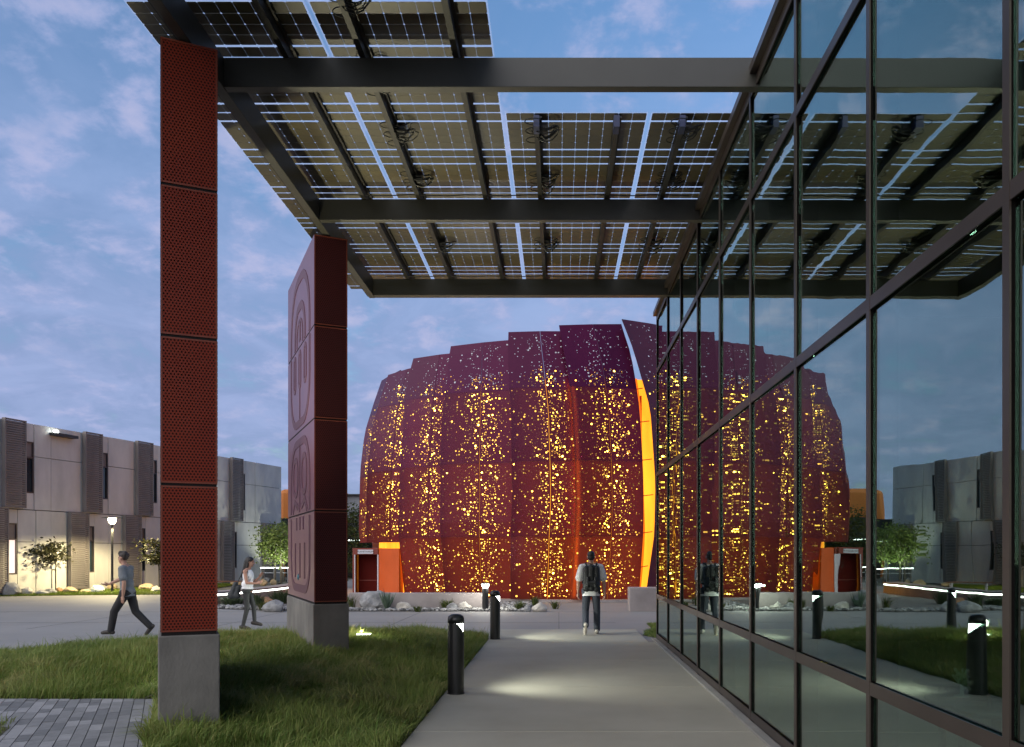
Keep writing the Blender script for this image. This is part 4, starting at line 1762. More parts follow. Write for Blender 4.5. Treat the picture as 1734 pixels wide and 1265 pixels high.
def wbox(name, mat, s0, s1, d0, d1, z0, z1, parent=None, bevel=0.0):
    """s along the wall, d depth measured inwards from the face."""
    mb = MB()
    mb.box(s0, s1, d0, d1, z0, z1, R=RW, T=WO)
    return mb.build(name, mat, parent or cb, bevel=bevel)


END = 19.5
wbox('wall_core', M['dark_wall'], -9, END - 0.05, 0.14, 9, 0, 7.0)
wins = [(1.01, 1.56, 4.21, 6.33), (5.02, 5.55, 4.21, 6.33), (8.21, 8.71, 4.21, 6.33), (11.9, 12.4, 4.21, 6.33), (15.39, 15.85, 4.21, 6.33), (-2.9, -2.4, 4.21, 6.33),
        (0.22, 0.78, 0.85, 2.92), (4.25, 4.75, 0.85, 2.92), (7.44, 7.92, 0.85, 2.92), (10.9, 11.4, 0.85, 2.92), (14.58, 15.06, 0.85, 2.92), (18.48, 18.92, 0.85, 2.92)]


def panels(z0, z1, cuts):
    cuts = sorted(cuts)
    for a, b in zip(cuts[:-1], cuts[1:]):
        w = [q for q in wins if q[0] >= a - 0.02 and q[1] <= b + 0.02 and q[2] > z0 - 0.1 and q[3] < z1 + 0.1]
        g = 0.012
        off = random.Random(int(a * 100) + int(z0 * 7)).uniform(-0.012, 0.012)
        if not w:
            zm = z0 + (z1 - z0) * 0.62 if (b - a) > 0.75 else None
            if zm:
                wbox('concrete_panel', M['concrete_wall'], a + g, b - g, off, 0.16, z0 + g, zm - g)
                wbox('concrete_panel', M['concrete_wall'], a + g, b - g, off, 0.16, zm + g, z1 - g)
            else:
                wbox('concrete_panel', M['concrete_wall'], a + g, b - g, off, 0.16, z0 + g, z1 - g)
        else:
            q = w[0]
            wbox('concrete_panel', M['concrete_wall'], a + g, b - g, off, 0.16, z0 + g, q[2] - g)
            wbox('concrete_panel', M['concrete_wall'], a + g, b - g, off, 0.16, q[3] + g, z1 - g)


panels(3.51, 7.10, [-9, -6, -4.4, -2.9, -2.4, -1.2, 0.0, 1.01, 1.56, 2.4, 4.0, 5.02, 5.55, 7.15, 8.21, 8.71, 10.2, 11.9, 12.4, 14.3, 15.39, 15.85, 16.8, END])
panels(0.0, 3.50, [-9, -6, -3.2, -0.9, 0.22, 0.78, 1.65, 2.4, 3.22, 4.25, 4.75, 5.6, 6.36, 7.44, 7.92, 8.8, 9.9, 10.9, 11.4, 12.6, 13.6, 14.58, 15.06, 16.2, 17.42, 18.48, 18.92, END])
for s0, s1, z0, z1 in wins:
    f = MB()
    fw = 0.05
    for a in ((s0, s0 + fw, z0, z1), (s1 - fw, s1, z0, z1), (s0 + fw, s1 - fw, z0, z0 + fw), (s0 + fw, s1 - fw, z1 - fw, z1), (s0 + fw, s1 - fw, z1 - 0.68, z1 - 0.62)):
        f.box(a[0], a[1], 0.02, 0.12, a[2], a[3], R=RW, T=WO)
    fo_ = f.build('window', M['window_frame'], cb)
    lit = (s0 == 0.22)
    mb = MB()
    mb.box(s0 + fw, s1 - fw, 0.08, 0.10, z0 + fw, z1 - 0.68, R=RW, T=WO)
    mb.build('pane', M['window_lit'] if lit else M['window_dark'], fo_)
    mb = MB()
    mb.box(s0 + fw, s1 - fw, 0.07, 0.095, z1 - 0.62, z1 - fw, R=RW, T=WO)
    mb.build('vent_panel', M['louvre'], fo_)
scr = [(-4.0, -2.95, 1), (0.0, 0.99, 1), (4.02, 5.0, 1), (7.16, 8.19, 1), (10.9, 11.88, 1), (14.36, 15.36, 1),
       (-0.85, 0.18, 0), (3.22, 4.23, 0), (6.37, 7.42, 0), (9.9, 10.88, 0), (13.58, 14.56, 0), (17.42, 18.46, 0)]
for s0, s1, up in scr:
    z0, z1 = (3.55, 7.13) if up else (0.14, 3.52)
    mb = MB()
    for a in ((s0, s0 + 0.05), (s1 - 0.05, s1)):
        mb.box(a[0], a[1], -0.24, -0.06, z0, z1, R=RW, T=WO)
    mb.box(s0 + 0.05, s1 - 0.05, -0.22, -0.08, z1 - 0.05, z1 - 0.001, R=RW, T=WO)
    mb.box(s0 + 0.05, s1 - 0.05, -0.22, -0.08, z0 + 0.001, z0 + 0.05, R=RW, T=WO)
    sc_ = mb.build('louvre_screen', M['louvre'], cb)
    mb = MB()
    nsl = 38
    for k in range(nsl):
        z = z0 + 0.06 + (z1 - z0 - 0.12) * k / nsl
        mb.box(s0 + 0.051, s1 - 0.051, -0.215 + 0.0, -0.10, z, z + 0.062, R=RW, T=WO)
    o = mb.build('slat', M['louvre'], sc_)
    o['kind'] = 'stuff'
wbox('parapet_cap', M['concrete_wall'], -9, END - 0.02, 0.165, 0.45, 6.9, 7.06)
wbox('end_wall', M['concrete_wall'], END - 0.045, END, 0.17, 9, 0, 7.1)
# roof-edge light bracket
o = wbox('roof_light', M['lamp_metal'], 2.3, 3.5, -0.35, -0.02, 6.72, 6.84)
wbox('lens', M['fix_white'], 2.34, 2.5, -0.30, -0.2, 6.842, 6.95, o)
wbox('wall_medallion', M['bracket'], 8.98, 9.28, -0.05, -0.013, 0.95, 1.25)

# ------------------------------------------------------------------ far court buildings
ob = thing('orange_building', 'orange clad block rising behind the end of the concrete building', 'building', (0, 0, 0))
mb = MB()
mb.box(-20.0, -15.9, 60, 66, 0.0, 6.3)
mb.build('wall', M['orange_wall'], ob, bevel=0.3)
gy = thing('grey_building', 'plain grey block beside the orange one', 'building', (0, 0, 0))
mb = MB()
mb.box(-15.8, -11.0, 61, 67, 0.0, 5.9)
mb.build('wall', M['grey_wall'], gy)
mb = MB()
mb.box(-16.0, -10.8, 60.7, 67.2, 5.901, 6.0)
mb.build('roof', M['roof_dark'], gy)
ec = thing('entrance_canopy', 'flat dark entrance canopy in front of the orange block', 'canopy', (0, 0, 0))
mb = MB()
mb.box(-19.5, -11.2, 55.0, 60.2, 2.55, 4.0)
mb.build('roof', M['roof_dark'], ec)
mb = MB()
mb.box(-19.3, -11.4, 54.96, 54.998, 2.52, 2.58)
mb.build('light_line', M['led_soft'], ec)
for x in (-19.0, -15.2, -11.6):
    mb = MB()
    mb.box(x - 0.12, x + 0.12, 55.3, 55.55, 0, 2.549)
    mb.build('post', M['lamp_metal'], ec)
mb = MB()
mb.box(-19.4, -11.3, 59.5, 59.7, 0, 2.549)
mb.build('back_wall', M['dark_wall'], ec)
hr = thing('lit_handrail', 'white lit handrail below the lit trees', 'handrail', (0, 0, 0))
for z in (0.55, 0.85):
    mb = MB()
    mb.tube([(-17.6, 49.5, z), (-13.4, 48.9, z)], 0.022, 6)
    mb.build('light_line' if z > 0.6 else 'rail', M['led'] if z > 0.6 else M['sign_plate'], hr)
for k in range(6):
    x = -17.6 + 0.84 * k
    mb = MB()
    mb.tube([(x, 49.5 - 0.12 * k, 0), (x, 49.5 - 0.12 * k, 0.84)], 0.025, 6)
    mb.build('post', M['sign_plate'], hr)
fw_ = thing('low_building', 'long low grey roof seen between the plum pillar and the dome', 'building', (0, 0, 0))
mb = MB()
mb.box(-21, 4, 70, 78, 3.1, 4.9)
mb.build('roof', M['grey_wall'], fw_)
mb = MB()
mb.box(-20.5, 3.5, 70.5, 77, 0, 3.1)
mb.build('wall', M['dark_wall'], fw_)

# ------------------------------------------------------------------ lamp post, bollards, ground light
lp = thing('lamp_post', 'slim black lamp post with lit head on the lawn strip', 'lamp post', (*gp(190, 1004.5), 0))
mb = MB()
mb.lathe([(0.16, 0.0), (0.16, 0.03), (0.06, 0.06), (0.05, 0.12), (0.045, 2.95)], 14)
mb.build('pole', M['lamp_metal'], lp)
mb = MB()
mb.lathe([(0.07, 2.95), (0.13, 3.02), (0.16, 3.12), (0.15, 3.20)], 16)
mb.build('lamp_glass', M['lamp_warm'], lp)
mb = MB()
mb.lathe([(0.42, 3.205), (0.40, 3.225), (0.05, 3.27)], 20)
mb.build('cap', M['lamp_metal'], lp)
L = bpy.data.lights.new('lamp_post_light', 'SPOT')
L.spot_size = math.radians(168)
L.spot_blend = 0.35
L.energy = 1050 * LS
L.color = (1.0, 0.83, 0.45)
L.shadow_soft_size = 0.16
lo = bpy.data.objects.new('lamp_post_light', L)
COL.objects.link(lo)
lo.parent = lp
lo.location = (0.0, 0.0, 2.80)


def make_bollard(loc, rz, label, h, r, power, group):
    t = thing('light_bollard', label, 'bollard', (*loc, 0.02), rz, group)
    mb = MB()
    n = 28
    top, low = h - 0.1122, h - 0.245
    i0 = 0
    for zi in range(2):
        for j in range(n):
            a = 2 * math.pi * j / n
            x, y = r * math.cos(a), r * math.sin(a)
            z = 0.0 if zi == 0 else top - (top - low) * float(np.clip((x / r + 0.1) / 1.1, 0, 1))
            mb.v.append((x, y, z))
    for j in range(n):
        mb.f.append((j, (j + 1) % n, n + (j + 1) % n, n + j))
        mb.m.append(0)
    mb.f.append(tuple(reversed(range(n))))
    mb.f.append(tuple(range(n, 2 * n)))
    mb.m += [0, 0]
    mb.build('post', M['black'], t)
    mb = MB()
    mb.lathe([(r * 1.01, h - 0.112), (r * 1.01, h - 0.06), (r * 0.93, h - 0.03), (r * 0.6, h - 0.006), (0.01, h)], 28)
    mb.build('cap', M['black'], t, True)
    mb = MB()
    # slanted lens filling the wedge between post and cap
    mb.lathe([(r * 0.90, low + 0.001), (r * 0.90, h - 0.113)], 24)
    me = mb.mesh('lens', M['fix_white'])
    link('lens', me, t)
    mb = MB()
    mb.lathe([(r * 1.06, 0.0), (r * 1.06, 0.012)], 24)
    mb.build('base_ring', M['lamp_metal'], t)
    Ld = bpy.data.lights.new('bollard_light', 'SPOT')
    Ld.energy = power * LS
    Ld.color = (0.95, 1.0, 0.86)
    Ld.spot_size = math.radians(104)
    Ld.spot_blend = 1.0
    Ld.shadow_soft_size = 0.14
    l = bpy.data.objects.new('bollard_light', Ld)
    COL.objects.link(l)
    l.parent = t
    l.location = (r * 1.03, 0, h - 0.16)
    l.rotation_euler = (0, math.radians(-69), 0)
    return t


BG = 'black light bollards along the path'
b1 = make_bollard(gp(772, 1177), math.radians(24), 'black light bollard nearest the camera at the lawn edge', 0.955, 0.098, 75, BG)
b2 = copy_thing(b1, (*gp(838.5, 1084), 0.02), math.radians(20), 'second black bollard at the far end of the lawn', BG)
b4 = copy_thing(b1, (-5.0, 18.55, 0.0), math.radians(200), 'black bollard behind the plum pillar, seen in the glass', BG)
b3 = thing('light_bollard', 'farthest black bollard with a bright ring head before the dome', 'bollard', (*gp(822, 1034.5), 0.0), 0, BG)
mb = MB()
mb.lathe([(0.11, 0.0), (0.11, 0.012), (0.095, 0.014), (0.095, 0.68)], 24)
mb.build('post', M['black'], b3)
mb = MB()
mb.lathe([(0.075, 0.681), (0.105, 0.75), (0.115, 0.79)], 24)
mb.build('lens', M['fix_white'], b3)
mb = MB()
mb.lathe([(0.125, 0.791), (0.115, 0.82), (0.06, 0.845), (0.01, 0.85)], 24)
mb.build('cap', M['black'], b3, True)
Ld = bpy.data.lights.new('bollard_light', 'POINT')
Ld.energy = 11 * LS
Ld.color = (1.0, 0.97, 0.86)
Ld.specular_factor = 0.15
Ld.shadow_soft_size = 0.03
for a_ in (70, 200, 320):
    l = bpy.data.objects.new('bollard_light', Ld)
    COL.objects.link(l)
    l.parent = b3
    l.location = (0.16 * math.cos(math.radians(a_)), 0.16 * math.sin(math.radians(a_)), 0.74)

for gx, gy_, lb in ((-3.20, 13.75, 'small white ground light in the grass beside the plum pillar'), (-4.80, 10.35, 'small ground light in the grass at the back of the red pillar')):
    gz = float(mound(np.array([gx]), np.array([gy_]))[0])
    gl_ = thing('ground_light', lb, 'lamp', (gx, gy_, gz), 0, 'ground lights by the pillars')
    mb = MB()
    mb.box(-0.12, 0.12, -0.07, 0.07, 0.0, 0.10)
    mb.build('housing', M['lamp_metal'], gl_)
    mb = MB()
    mb.box(-0.11, 0.11, -0.06, 0.06, 0.101, 0.112)
    mb.build('lens', M['fix_white'], gl_)
    Ld = bpy.data.lights.new('ground_spot', 'SPOT')
    Ld.energy = (620 if gx > -4 else 760) * LS
    Ld.color = (1.0, 0.92, 0.62)
    Ld.spot_size = math.radians(150 if gx > -4 else 92)
    Ld.spot_blend = 0.8
    Ld.shadow_soft_size = 0.06
    l = bpy.data.objects.new('ground_spot', Ld)
    COL.objects.link(l)
    l.parent = gl_
    l.location = (0, 0, 0.13)
    l.rotation_euler = (math.radians(180), 0, 0)
    Ld = bpy.data.lights.new('ground_spill', 'POINT')
    Ld.energy = (7 if gx > -4 else 3) * LS
    Ld.color = (1.0, 0.95, 0.74)
    Ld.shadow_soft_size = 0.08
    l = bpy.data.objects.new('ground_spill', Ld)
    COL.objects.link(l)
    l.parent = gl_
    l.location = (0, 0, 0.30)

# lights at the foot of the lit trees
for x, y, lb in ((-15.2, 45.6, 'small ground light under the lit tree nearest the concrete building'), (-16.3, 50.4, 'small ground light under the lit tree behind the plum pillar')):
    t = thing('tree_light', lb, 'lamp', (x, y, 0), 0, 'ground lights under the lit trees')
    mb = MB()
    mb.lathe([(0.09, 0), (0.09, 0.10), (0.07, 0.11)], 12)
    mb.build('housing', M['lamp_metal'], t)
    Ld = bpy.data.lights.new('tree_spot', 'SPOT')
    Ld.energy = 230 * LS
    Ld.color = (0.95, 1.0, 0.80)
    Ld.spot_size = math.radians(120)
    Ld.spot_blend = 0.6
    Ld.shadow_soft_size = 0.06
    l = bpy.data.objects.new('tree_spot', Ld)
    COL.objects.link(l)
    l.parent = t
    l.location = (0, 0, 0.14)
    l.rotation_euler = (math.radians(180), 0, 0)


# ------------------------------------------------------------------ people
def capsule(bm, p0, p1, r0, r1):
    """Closed capsule whose end radii differ, one watertight island."""
    p0, p1 = Vector(p0), Vector(p1)
    d = p1 - p0
    ln = max(d.length, 1e-6)
    q = d.to_track_quat('Z', 'Y').to_matrix() if d.length > 1e-6 else Matrix.Identity(3)
    n, rows_ = 12, []
    for k in range(1, 5):
        a = math.pi / 2 * (k / 4)
        rows_.append((r0 * math.sin(a), -r0 * math.cos(a)))
    for k in range(0, 4):
        a = math.pi / 2 * (k / 4)
        rows_.append((r1 * math.cos(a), ln + r1 * math.sin(a)))
    rings = []
    for r, z in rows_:
        rings.append([bm.verts.new(p0 + q @ Vector((r * math.cos(2 * math.pi * j / n), r * math.sin(2 * math.pi * j / n), z))) for j in range(n)])
    bot = bm.verts.new(p0 + q @ Vector((0, 0, -r0)))
    top = bm.verts.new(p0 + q @ Vector((0, 0, ln + r1)))
    for j in range(n):
        j2 = (j + 1) % n
        bm.faces.new((bot, rings[0][j2], rings[0][j]))
        bm.faces.new((top, rings[-1][j], rings[-1][j2]))
        for k in range(len(rings) - 1):
            bm.faces.new((rings[k][j], rings[k][j2], rings[k + 1][j2], rings[k + 1][j]))


def ellipsoid(bm, c, r, R=None):
    m = Matrix.Translation(Vector(c)) @ ((R or Matrix.Identity(3)).to_4x4()) @ Matrix.Diagonal((*r, 1))
    bmesh.ops.create_icosphere(bm, subdivisions=3, radius=1, matrix=m)


def blob(name, prims, voxel, mat, parent, smooth=4, fac=0.5, hem=None):
    bm = bmesh.new()
    for p in prims:
        if p[0] == 'c':
            capsule(bm, *p[1:])
        else:
            ellipsoid(bm, *p[1:])
    me = bpy.data.meshes.new(name)
    bm.to_mesh(me)
    bm.free()
    tmp = bpy.data.objects.new('tmp', me)
    COL.objects.link(tmp)
    md = tmp.modifiers.new('r', 'REMESH')
    md.mode = 'VOXEL'
    md.voxel_size = voxel
    sm = tmp.modifiers.new('s', 'SMOOTH')
    sm.factor = fac
    sm.iterations = smooth
    dg = bpy.context.evaluated_depsgraph_get()
    out = bpy.data.meshes.new_from_object(tmp.evaluated_get(dg))
    bpy.data.objects.remove(tmp)
    bpy.data.meshes.remove(me)
    if hem is not None:
        bm = bmesh.new()
        bm.from_mesh(out)
        bmesh.ops.bisect_plane(bm, geom=bm.verts[:] + bm.edges[:] + bm.faces[:], plane_co=(0, 0, hem), plane_no=(0, 0.06, 1), clear_inner=True)
        bm.to_mesh(out)
        bm.free()
    out.name = name
    out.materials.clear()
    out.materials.append(mat)
    out.polygons.foreach_set('use_smooth', [True] * len(out.polygons))
    return link(name, out, parent)


def V3(*a):
    return Vector(a)


def hand(prims, wrist, d, side, curl=0.5):
    """Palm, four fingers of unequal length with two bends, and a thumb from the side of the palm."""
    d = Vector(d).normalized()
    sd_ = Vector(side).normalized()      # towards the thumb
    nrm = d.cross(sd_).normalized()      # fingers curl this way
    pc = wrist + d * 0.05
    prims.append(('c', tuple(wrist), tuple(wrist + d * 0.085 + sd_ * 0.012), 0.024, 0.024))
    prims.append(('c', tuple(wrist + d * 0.02 - sd_ * 0.01), tuple(wrist + d * 0.085 - sd_ * 0.022), 0.020, 0.020))
    for k, ln in enumerate((0.070, 0.080, 0.074, 0.056)):
        b = wrist + d * 0.088 + sd_ * (0.030 - 0.020 * k)
        d1 = (d + nrm * curl * 0.5).normalized()
        d2 = (d + nrm * curl * 1.3).normalized()
        m = b + d1 * ln * 0.5
        e = m + d2 * ln * 0.5
        prims.append(('c', tuple(b - d * 0.02), tuple(m), 0.0095, 0.0088))
        prims.append(('c', tuple(m), tuple(e), 0.0088, 0.0072))
    t0 = wrist + d * 0.025 + sd_ * 0.024
    t1 = t0 + (d * 0.55 + sd_ * 0.65 + nrm * 0.35).normalized() * 0.042
    t2 = t1 + (d * 0.9 + sd_ * 0.15 + nrm * 0.35).normalized() * 0.032
    prims.append(('c', tuple(t0), tuple(t1), 0.014, 0.011))
    prims.append(('c', tuple(t1), tuple(t2), 0.011, 0.008))


def person(loc, rz, label, J, sex='m', skin='skin', scale=1.0):
    """J: joints in metres for a 1.75 m figure facing +y; returns the root and helper lists."""
    root = thing('person', label, 'person', loc, rz)
    root.scale = (scale, scale, scale)
    P = []
    w = 1.0 if sex == 'm' else 0.86
    pel, chest, neck, head = J['pelvis'], J['chest'], J['neck'], J['head']
    for s in ('l', 'r'):
        hip, kn, an, toe = J['hip_' + s], J['knee_' + s], J['ankle_' + s], J['toe_' + s]
        sh, el, wr = J['sh_' + s], J['el_' + s], J['wr_' + s]
        P += [('c', hip, kn, 0.082 * w, 0.056 * w), ('c', kn, tuple(Vector(kn).lerp(Vector(an), 0.35)), 0.054 * w, 0.055 * w),
              ('c', tuple(Vector(kn).lerp(Vector(an), 0.35)), an, 0.055 * w, 0.036 * w), ('c', an, toe, 0.038, 0.026),
              ('c', an, tuple(Vector(an) + (Vector(an) - Vector(toe)).normalized() * 0.03 + V3(0, 0, -0.03)), 0.034, 0.03),
              ('c', sh, el, 0.052 * w, 0.040 * w), ('c', el, tuple(Vector(el).lerp(Vector(wr), 0.3)), 0.040 * w, 0.041 * w),
              ('c', tuple(Vector(el).lerp(Vector(wr), 0.3)), wr, 0.041 * w, 0.026 * w),
              ('c', tuple(Vector(neck) * 0.7 + Vector(sh) * 0.3), sh, 0.055 * w, 0.056 * w)]
        hand(P, Vector(wr), J['hd_' + s], J['ht_' + s], J.get('curl_' + s, 0.5))
    P += [('c', J['hip_l'], J['hip_r'], 0.095 * w, 0.095 * w), ('e', pel, (0.155 * w, 0.105, 0.12)),
          ('e', tuple(Vector(pel).lerp(Vector(chest), 0.5)), (0.135 * w, 0.095, 0.16)),
          ('e', chest, (0.165 * w, 0.112, 0.19)),
          ('c', tuple(Vector(neck) - V3(0, 0, 0.05)), tuple(Vector(head) - V3(0, 0.01, 0.07)), 0.056 * w, 0.052 * w)]
    hz = J.get('yaw', 0.0)
    Rh = Matrix.Rotation(hz, 3, 'Z') @ Matrix.Rotation(J.get('nod', 0.0), 3, 'X')
    H = Vector(head)
    hp = lambda x, y, z: tuple(H + Rh @ V3(x, y, z))
    P += [('e', hp(0, -0.012, 0.035), (0.074, 0.092, 0.085), Rh), ('e', hp(0, 0.018, -0.03), (0.060, 0.072, 0.085), Rh),
          ('c', hp(0, 0.045, -0.085), hp(0, 0.068, -0.088), 0.028, 0.020),
          ('c', hp(0, 0.086, 0.016), hp(0, 0.107, -0.022), 0.009, 0.0135),
          ('c', hp(-0.02, 0.080, 0.032), hp(0.02, 0.080, 0.032), 0.014, 0.014),
          ('c', hp(0, 0.078, -0.055), hp(0, 0.088, -0.055), 0.016, 0.010),
          ('e', hp(-0.075, -0.005, 0.0), (0.011, 0.022, 0.034), Rh), ('e', hp(0.075, -0.005, 0.0), (0.011, 0.022, 0.034), Rh)]
    blob('body', P, 0.0065, M[skin], root, 3, 0.4)
    for sx in (-1, 1):
        mb = MB()
        c = hp(sx * 0.031, 0.079, 0.012)
        mb.lathe([(0.001, -0.006), (0.012, -0.003), (0.012, 0.003), (0.001, 0.006)], 10)
        o = mb.build('eye', M['eye'], root)
        o.location = c
        o.rotation_euler = (math.radians(90), 0, hz)
    mb = MB()
    mb.tube([hp(-0.024, 0.088, -0.055), hp(0, 0.098, -0.056), hp(0.024, 0.088, -0.055)], [0.003, 0.006, 0.003], 6)
    mb.build('mouth', M['lip'], root)
    return root, hp, Rh


def lerp(a, b, t):
    return tuple(Vector(a).lerp(Vector(b), t))


def trousers(root, J, mat, w=1.0, ease=0.018, hem=0.97, voxel=0.011, flare=0.02):
    P = []
    for s in ('l', 'r'):
        hip, kn, an = J['hip_' + s], J['knee_' + s], J['ankle_' + s]
        P += [('c', hip, kn, (0.084 + ease) * w, (0.060 + ease) * w), ('c', kn, lerp(kn, an, hem), (0.060 + ease) * w, (0.042 + ease + flare) * w)]
    P += [('c', J['hip_l'], J['hip_r'], 0.100 * w + ease, 0.100 * w + ease), ('e', tuple(Vector(J['pelvis']) + V3(0, 0, 0.02)), (0.158 * w + ease * .7, 0.108 + ease * .7, 0.12))]
    return blob('trousers', P, voxel, mat, root, 3, 0.5)


def shirt(root, J, mat, w=1.0, ease=0.02, sleeve=0.62, hem=-0.06, voxel=0.011, sleeveless=False):
    P = []
    pel, ch = Vector(J['pelvis']), Vector(J['chest'])
    P += [('e', tuple(ch), (0.168 * w + ease, 0.115 + ease, 0.185)), ('e', tuple(pel.lerp(ch, 0.45)), (0.142 * w + ease * 1.3, 0.100 + ease * 1.3, 0.19)),
          ('c', tuple(pel + V3(-0.055 * w, 0, hem + 0.10)), tuple(pel + V3(0.055 * w, 0, hem + 0.10)), 0.112 + ease, 0.112 + ease),
          ('c', tuple(pel + V3(-0.055 * w, 0, hem)), tuple(pel + V3(0.055 * w, 0, hem)), 0.114 + ease, 0.114 + ease)]
    nk = Vector(J['neck'])
    if not sleeveless:
        for s in ('l', 'r'):
            sh, el = Vector(J['sh_' + s]), Vector(J['el_' + s])
            P += [('c', tuple(nk * 0.68 + sh * 0.32 - V3(0, 0, 0.02)), tuple(sh), 0.056 * w + ease * .4, 0.060 * w + ease * .6),
                  ('c', tuple(sh), tuple(sh.lerp(el, sleeve)), 0.060 * w + ease * .7, 0.058 * w + ease * 1.2)]
    else:
        for s in ('l', 'r'):
            sh = Vector(J['sh_' + s])
            P += [('c', tuple(nk * 0.5 + sh * 0.5 + V3(0, 0.03, -0.02)), tuple(ch + (sh - nk) * 0.35 + V3(0, 0.05, 0.02)), 0.030, 0.05),
                  ('c', tuple(nk * 0.5 + sh * 0.5 + V3(0, -0.03, -0.02)), tuple(ch + (sh - nk) * 0.35 + V3(0, -0.05, 0.02)), 0.030, 0.05)]
    return blob('shirt', P, voxel, mat, root, 3, 0.5, hem=pel.z + hem)


def shoes(root, J, mat):
    for s in ('l', 'r'):
        an, toe = Vector(J['ankle_' + s]), Vector(J['toe_' + s])
        d = (toe - an).normalized()
        up = V3(0, 0, 1) - d * d.z
        heel = an - d * 0.035 - up * 0.035
        P = [('c', tuple(heel), tuple(toe + d * 0.03), 0.046, 0.036), ('c', tuple(an - up * 0.01), tuple(toe), 0.046, 0.040)]
        blob('shoe', P, 0.008, mat, root, 2)


# man with a backpack walking away up the path
J = dict(pelvis=(0, 0, 0.94), chest=(0, 0.01, 1.28), neck=(0, 0.02, 1.48), head=(0, 0.045, 1.625),
         hip_l=(-0.095, 0, 0.91), knee_l=(-0.115, 0.05, 0.50), ankle_l=(-0.125, -0.25, 0.20), toe_l=(-0.13, -0.19, 0.055),
         hip_r=(0.095, 0, 0.91), knee_r=(0.125, 0.10, 0.50), ankle_r=(0.125, 0.10, 0.085), toe_r=(0.14, 0.24, 0.035),
         sh_l=(-0.195, 0.0, 1.41), el_l=(-0.265, -0.02, 1.13), wr_l=(-0.275, 0.06, 0.89), hd_l=(0.02, 0.1, -1), ht_l=(0.3, 0.9, 0.1),
         sh_r=(0.195, 0.0, 1.41), el_r=(0.265, -0.05, 1.13), wr_r=(0.280, -0.02, 0.88), hd_r=(-0.02, 0.1, -1), ht_r=(-0.3, 0.9, 0.1), curl_r=-0.5)
mx, my_ = gp(1001, 1076)
man, hp, Rh = person((mx, my_, 0.02), 0.0, 'man in grey T-shirt and dark trousers walking away up the path', J, 'm', 'skin', 0.985)
trousers(man, J, M['trouser_navy'], 1.0, 0.014, 0.96, flare=0.014)
shirt(man, J, M['shirt_pale'], 1.0, 0.024, 0.78, -0.13)
shoes(man, J, M['shoe_pale'])
blob('hair', [('e', hp(0, -0.020, 0.050), (0.082, 0.096, 0.084), Rh), ('e', hp(0, -0.045, 0.0), (0.074, 0.062, 0.075), Rh), ('e', hp(0, 0.03, 0.09), (0.06, 0.07, 0.045), Rh)], 0.009, M['hair'], man, 2)
bp_ = thing('backpack', 'black backpack worn by the man walking up the path', 'backpack', (mx, my_, 0.02))
bp_.scale = (0.985,) * 3
blob('pack_body', [('c', (-0.105, -0.20, 0.98), (-0.10, -0.19, 1.38), 0.08, 0.075), ('c', (0.105, -0.20, 0.98), (0.10, -0.19, 1.38), 0.08, 0.075),
                   ('c', (-0.085, -0.24, 1.06), (0.085, -0.24, 1.06), 0.07, 0.07), ('c', (-0.06, -0.19, 1.40), (0.06, -0.19, 1.40), 0.06, 0.06), ('c', (0, -0.2, 1.0), (0, -0.2, 1.4), 0.09, 0.08)], 0.010, M['pack'], bp_, 3)
blob('front_pocket', [('c', (-0.08, -0.285, 1.03), (-0.08, -0.28, 1.20), 0.04, 0.03), ('c', (0.08, -0.285, 1.03), (0.08, -0.28, 1.20), 0.04, 0.03), ('c', (-0.08, -0.285, 1.1), (0.08, -0.285, 1.1), 0.04, 0.04)], 0.010, M['pack'], bp_, 3)
for sx in (-1, 1):
    mb = MB()
    mb.tube([(sx * 0.09, -0.15, 1.42), (sx * 0.115, -0.05, 1.50), (sx * 0.13, 0.07, 1.47), (sx * 0.14, 0.155, 1.34), (sx * 0.16, 0.14, 1.18), (sx * 0.18, 0.0, 1.08), (sx * 0.14, -0.14, 1.05)], 0.020, 8)
    mb.build('strap', M['pack'], bp_, True)
mb = MB()
mb.tube([(-0.035, -0.20, 1.455), (-0.03, -0.20, 1.485), (0.03, -0.20, 1.485), (0.035, -0.20, 1.455)], 0.009, 6)
mb.build('handle', M['pack'], bp_)

# man striding left across the plaza
J = dict(pelvis=(0, 0, 0.91), chest=(0, 0.03, 1.25), neck=(0, 0.055, 1.45), head=(0, 0.095, 1.595), yaw=-0.25,
         hip_l=(-0.09, 0.0, 0.88), knee_l=(-0.09, 0.23, 0.50), ankle_l=(-0.09, 0.30, 0.10), toe_l=(-0.09, 0.44, 0.07),
         hip_r=(0.09, -0.01, 0.88), knee_r=(0.09, -0.12, 0.49), ankle_r=(0.09, -0.44, 0.17), toe_r=(0.09, -0.36, 0.045),
         sh_l=(-0.195, 0.02, 1.38), el_l=(-0.235, -0.05, 1.09), wr_l=(-0.22, -0.02, 0.83), hd_l=(0.02, 0.15, -1), ht_l=(0.3, 0.9, 0.1),
         sh_r=(0.195, 0.04, 1.38), el_r=(0.24, 0.24, 1.17), wr_r=(0.18, 0.47, 1.06), hd_r=(-0.1, 1, -0.15), ht_r=(-0.9, 0.1, 0.5), curl_r=0.4)
wx, wy = gp(216, 1076)
wm, hp, Rh = person((wx, wy, 0.0), math.radians(90), 'man in grey T-shirt and black trousers striding left across the plaza', J, 'm', 'skin', 1.0)
trousers(wm, J, M['trouser_black'], 1.0, 0.018, 0.97, flare=0.008)
shirt(wm, J, M['shirt_grey'], 1.0, 0.018, 0.62, -0.10)
shoes(wm, J, M['shoe_dark'])
